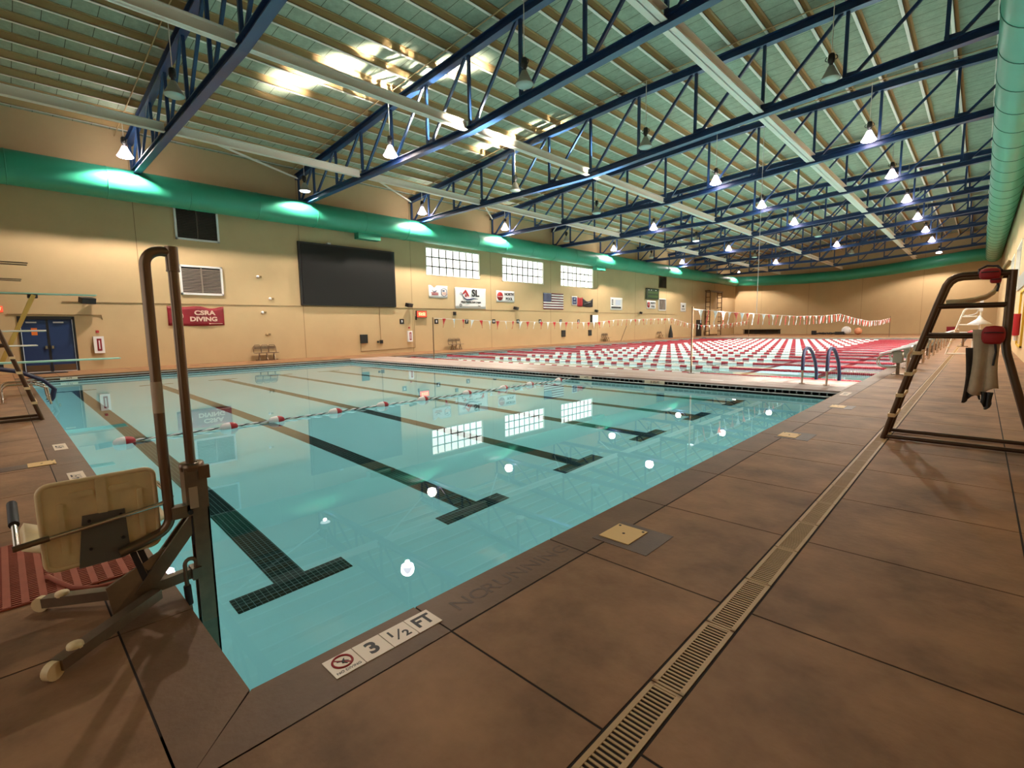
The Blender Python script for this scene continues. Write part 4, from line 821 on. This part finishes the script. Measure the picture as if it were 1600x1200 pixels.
# hip packs, towels
def hip_pack(label, c, sx, sz, strap):
    r = thing('hip_pack', label, 'bag', c, 'red lifeguard packs'); c = Vector(c)
    b = MB(); P = []
    for i in range(9): t = math.pi * i / 8; P.append((max(.001, math.sin(t)) ** .42, -math.cos(t)))
    vs = []; n = 18
    for rr, z in P:
        for k in range(n): a = 2 * math.pi * k / n; vs.append(c + Vector((rr * sx * math.copysign(abs(math.cos(a)) ** .7, math.cos(a)), rr * .055 * math.sin(a), z * sz)))
    fs = [(i * n + k, i * n + (k + 1) % n, (i + 1) * n + (k + 1) % n, (i + 1) * n + k) for i in range(8) for k in range(n)]
    b.add(vs, fs, M_redc, True); obj('pack_body', b, r)
    b = MB(); b.tube([c + Vector((-sx * .8, -.057, sz * .25)), c + Vector((0, -.063, sz * .30)), c + Vector((sx * .8, -.057, sz * .25))], .006, M_ink, 6); obj('zip', b, r)
    b = MB(); b.tube([c + Vector(p) for p in strap], .013, M_ink, 6); obj('strap', b, r); return r
hip_pack('dark red hip pack strapped on top rail of the near lifeguard chair', (.035, 8.17, 2.125), .095, .068, [(-.09, 0, 0), (-.095, .03, .06), (-.03, .06, .10), (.06, .05, .09), (.1, .01, .03)])
hip_pack('smaller red hip pack hanging just below the top rail of the near chair', (.09, 8.17, 2.045), .05, .035, [(.02, 0, -.03), (.03, 0, -.07), (.02, 0, -.13)])
hip_pack('big dark red hip pack hanging over the towels on the near chair', (.115, 8.12, 1.405), .105, .11, [(.02, -.02, -.09), (.035, -.02, -.2), (.02, -.02, -.36)])
def hung(label, x0, x1, z0, z1, yy, m, seed, nm='towel'):
    rnd = random.Random(seed); g = []; p1, p2 = rnd.uniform(0, 6), rnd.uniform(0, 6)
    for i in range(15):
        v = i / 14; row = []
        for j in range(13):
            u = j / 12; z = z1 + (z0 - z1) * v + (.05 * math.sin(u * 5 + p2)) * v
            row.append((x0 + (x1 - x0) * (u - .5) * (1 - .25 * math.sin(v * 3)) + (x1 - x0) * .5, yy + .022 * math.sin(u * 11 + p1 + v) * (.3 + v), z))
        g.append(row)
    b = MB(); b.sheet(g, .014, m); return tag(obj(nm, b), label, 'towel', 'towels on the near chair')
hung('beige towel draped over the near lifeguard chair rail behind the red pack', -.07, .20, .72, 1.47, 8.165, M_towel, 3)
hung('charcoal towel hanging at the left of the beige one on the near chair', -.115, .06, .62, 1.25, 8.19, M_dtowel, 5)
hung('short black cloth hanging lowest under the beige towel', .06, .16, .555, .72, 8.165, M_black, 9)
# white towel and pack on the far chair
b = MB(); b.box(-.10, .02, 30.98, 31.03, 2.0, 2.5, M_cloth); tag(obj('towel', b), 'white towel over the back of the far white lifeguard chair', 'towel')
r = thing('beach_umbrella', 'small white umbrella folded open beneath the far white chair', 'umbrella', (-.05, 30.3, 1.3)); b = MB(); b.lathe([(.005, .42), (.12, .22), (.42, .0), (.40, -.01), (.1, .18)], (-.05, 30.3, 1.42), M_cloth, 10); obj('canopy', b, r); b = MB(); b.cyl((-.05, 30.3, 0), (-.05, 30.3, 1.84), .02, M_white, 8); obj('shaft', b, r)
b = MB(); b.lathe([(.001, .0), (.20, .02), (.22, .16), (.1, .24), (.001, .25)], (-.2, 30.0, .92), M_red, 14); b.lathe([(.19, -.14), (.2, .0)], (-.2, 30.0, .92), M_cloth, 14); b.cyl((-.2, 30.0, 0), (-.2, 30.0, .92), .05, M_white, 8); tag(obj('rescue_buoy', b), 'red and white round buoy on a stand before the far white chair', 'buoy')
r = thing('rescue_tube', 'bright red rescue tube hanging on the right wall by the yellow window', 'rescue tube', (1.17, 31, 1.2)); b = MB(); b.tube([(1.14, 31.2, 1.85), (1.13, 31.2, 1.5), (1.14, 31.2, 1.1), (1.16, 31.2, .9)], .13, M_red, 12); obj('foam_tube', b, r); b = MB(); b.tube([(1.14, 31.2, .92), (1.15, 31.25, .68)], .08, M_cloth, 10); obj('white_tail', b, r)
b = MB(); b.box(XR - .05, XR, 28.6, 36, 3.05, 3.7, M_grey); tag(obj('wall_sign', b), 'blank pale grey sign panel above the yellow-framed window', 'sign')
r = thing('sign_stand', 'little dark T-shaped stand over the far end of the drain', 'stand', (-.73, 41, 0)); b = MB(); b.cyl((-.73, 41, 0), (-.73, 41, .8), .06, M_brown, 8); obj('post', b, r); b = MB(); b.box(-.98, -.48, 40.8, 41.2, 0, .04, M_brown); obj('foot', b, r); b = MB(); b.box(-.93, -.53, 40.95, 41.05, .8, .9, M_cloth); obj('top_plate', b, r)

# ================================================================== DIVING END (LEFT EDGE)
def board(label, x, z, tip, w, m, stand):
    r = thing('diving_board', label, 'diving board', (x, -1.2, 0), 'diving boards'); b = MB(); b.prism([(x - w, -2.6, z - .05), (x - w, tip - .03, z - .035), (x - w, tip, z - .01), (x - w, tip, z), (x - w, -2.6, z)], (2 * w, 0, 0), m); obj('board', b, r)
    for s in (-1, 1):
        b = MB(); b.bar((x + s * w * .8, *((1.0, z - .07) if z > 2 else (-.1, z - .07))), (x + s * w * .8, *((-.25, 0.0) if z > 2 else (-1.3, 0.0))), .12, .12, stand); obj('stand_leg', b, r); b = MB(); b.bar((x + s * w * .8, -2.2, z - .07), (x + s * w * .8, -2.2, 0.0), .08, .08, stand); obj('stand_leg', b, r)
        b = MB(); b.tube([(x + s * (w + .08), -2.5, z + .05), (x + s * (w + .08), -2.5, z + (.98 if z > 2 else .83)), (x + s * (w + .08), .95, z + (.98 if z > 2 else .83))], .022, M_white if z < 2 else M_brown, 8); b.tube([(x + s * (w + .08), -2.5, z + .43), (x + s * (w + .08), .75, z + .43)], .018, M_white if z < 2 else M_brown, 8); obj('hand_rail', b, r)
    b = MB(); b.box(x - w * .9, x + w * .9, *((.85, 1.1) if z > 2 else (-.25, .05)), z - .16, z - .05, M_ink); obj('fulcrum', b, r); return r
board('high diving board with pale green board, upper left edge', -23.8, 3.0, 2.68, .25, M_aqua, M_mustard)
board('low diving board with pale aqua board reaching over the pool at left', -18.9, .85, 2.52, .25, M_aqua, M_mustard)
# grab rails on the near deck
for x, nm in ((-16.2, 'nearer'), (-17.3, 'farther')):
    r = thing('grab_rail', 'low chrome grab rail loop on the near deck at left, %s one' % nm, 'rail', (x, .2, 0), 'chrome grab rails at left'); b = MB(); b.tube([(x, -.05, 0), (x, -.05, .28)] + arc((x, .08, .28), .13, 180, 90, 5, (0, 1, 0), (0, 0, 1)) + [(x, .5, .41), (x, .72, .30), (x, .76, -.1)], .022, M_chrome, 8); obj('rail_tube', b, r); b = MB(); b.cyl((x, -.05, 0), (x, -.05, .02), .07, M_chrome, 12); obj('flange', b, r)
r = thing('pool_ladder', 'left pool ladder with dark navy padded rails dipping into the deep end', 'ladder', (-18.8, .5, 0))
for x in (-17.95, -18.5):
    b = MB(); b.tube([(x, -.55, 0), (x, -.55, .5), (x, -.45, .68), (x, -.2, .75), (x, .3, .62), (x, .75, .36), (x, .95, .1), (x, .9, -.1), (x, .78, -.3)], .045, M_navy, 10); obj('padded_rail', b, r)

# ================================================================== CHAIRS BY THE LEFT WALL
def waiting_chairs(label, y, dy, n=3, x=-28.0):
    r = thing('chair_row', label, 'chairs', (x, y, 0), 'linked chair rows by the left wall')
    for k in range(n):
        yy = y + dy * k; b = MB(); b.box(x - .2, x + .2, yy - .2, yy + .2, .40, .43, M_brown); obj('seat', b, r)
        b = MB(); b.tube([(x - .2, yy - .2, .42), (x - .24, yy - .2, .72), (x - .25, yy - .12, .84), (x - .25, yy + .12, .84), (x - .24, yy + .2, .72), (x - .2, yy + .2, .42)], .018, M_brown, 6); b.box(x - .25, x - .23, yy - .16, yy + .16, .62, .78, M_steel); obj('backrest', b, r)
        b = MB(); b.bar((x - .15, yy, .02), (x, yy, .40), .03, .03, M_brown); b.bar((x + .15, yy, .02), (x, yy, .40), .03, .03, M_brown); obj('leg', b, r)
    b = MB(); b.bar((x, y - .2, .04), (x, y + dy * (n - 1) + .2, .04), .05, .05, M_brown); obj('base_bar', b, r)
waiting_chairs('row of three linked brown chairs by the wall under the vents', 9.65, .38); waiting_chairs('row of three linked brown chairs by the wall under the ASL banner', 23.0, .38); waiting_chairs('row of three linked brown chairs by the wall under the white clock', 43.2, .38); waiting_chairs('pair of brown chairs far along the wall before the folded umbrella', 55.3, .6, 2)
r = thing('folded_umbrella', 'dark folded umbrella standing by the wall far along the left deck', 'umbrella', (-27.9, 57.9, 0)); b = MB(); b.lathe([(.30, .06), (.26, .5), (.14, 1.1), (.03, 1.6)], (-27.9, 57.9, 0), M_black, 12); obj('canopy', b, r); b = MB(); b.cyl((-27.9, 57.9, 0), (-27.9, 57.9, 1.65), .025, M_brown, 8); b.cyl((-27.9, 57.9, 0), (-27.9, 57.9, .06), .25, M_grey, 14); obj('stand', b, r)
# things by the far wall
r = thing('folding_table', 'long dark folding table standing before the far wall', 'table', (-23.9, 79.6, 0)); b = MB(); b.box(-26.6, -21.3, 79.3, 80.0, .72, .77, M_ink); obj('table_top', b, r)
for x in (-26.4, -24.7, -23.1, -21.5): b = MB(); b.bar((x, 79.35, 0), (x, 79.35, .72), .05, .05, M_ink); b.bar((x, 79.9, 0), (x, 79.9, .72), .05, .05, M_ink); obj('leg', b, r)
b = MB(); b.box(-26.5, -21.4, 79.95, 79.98, .05, .70, mat('dark_table_skirt', (.05, .035, .02), .8)); obj('table_skirt', b, r)
def ball(label, c, rad, m, sq=1.0):
    b = MB(); P = [(max(.001, rad * math.sin(math.pi * i / 8)), -rad * sq * math.cos(math.pi * i / 8)) for i in range(9)]; b.lathe(P, c, m, 16); return b
tag(obj('exercise_ball', ball('', (-12.75, 77, .55), .55, M_cloth)), 'big white ball lying on the far deck', 'ball'); tag(obj('exercise_ball', ball('', (-11.5, 77.3, .45), .45, mat('peach_ball', (.72, .30, .16), .5))), 'peach coloured ball beside the white one on the far deck', 'ball')
b = MB(); b.box(-16.75, -16.2, 77, 77.5, 0, .55, M_black); tag(obj('storage_box', b), 'black box on the far deck left of the equipment heap', 'box')
b = MB()
for k in range(7): x = -15.9 + .42 * k; b.tube([(x - .35, 77.2, .10 + .05 * (k % 2)), (x + .1, 77.4, .22), (x + .4, 77.2, .12)], .10, M_black, 8)
tag(obj('hose_heap', b), 'low heap of black hoses on the far deck beside the white ball', 'hose', kind='stuff')
b = MB(); b.box(-13.9, -12.9, 76.4, 76.8, .02, .40, M_black); tag(obj('equipment_case', b), 'black case lying in front of the white ball', 'case')
b = MB(); b.box(-3.0, -2.2, 79.6, 80.2, 0, .9, M_maroon); tag(obj('storage_box', b), 'small maroon box against the far wall right of the pool', 'box')
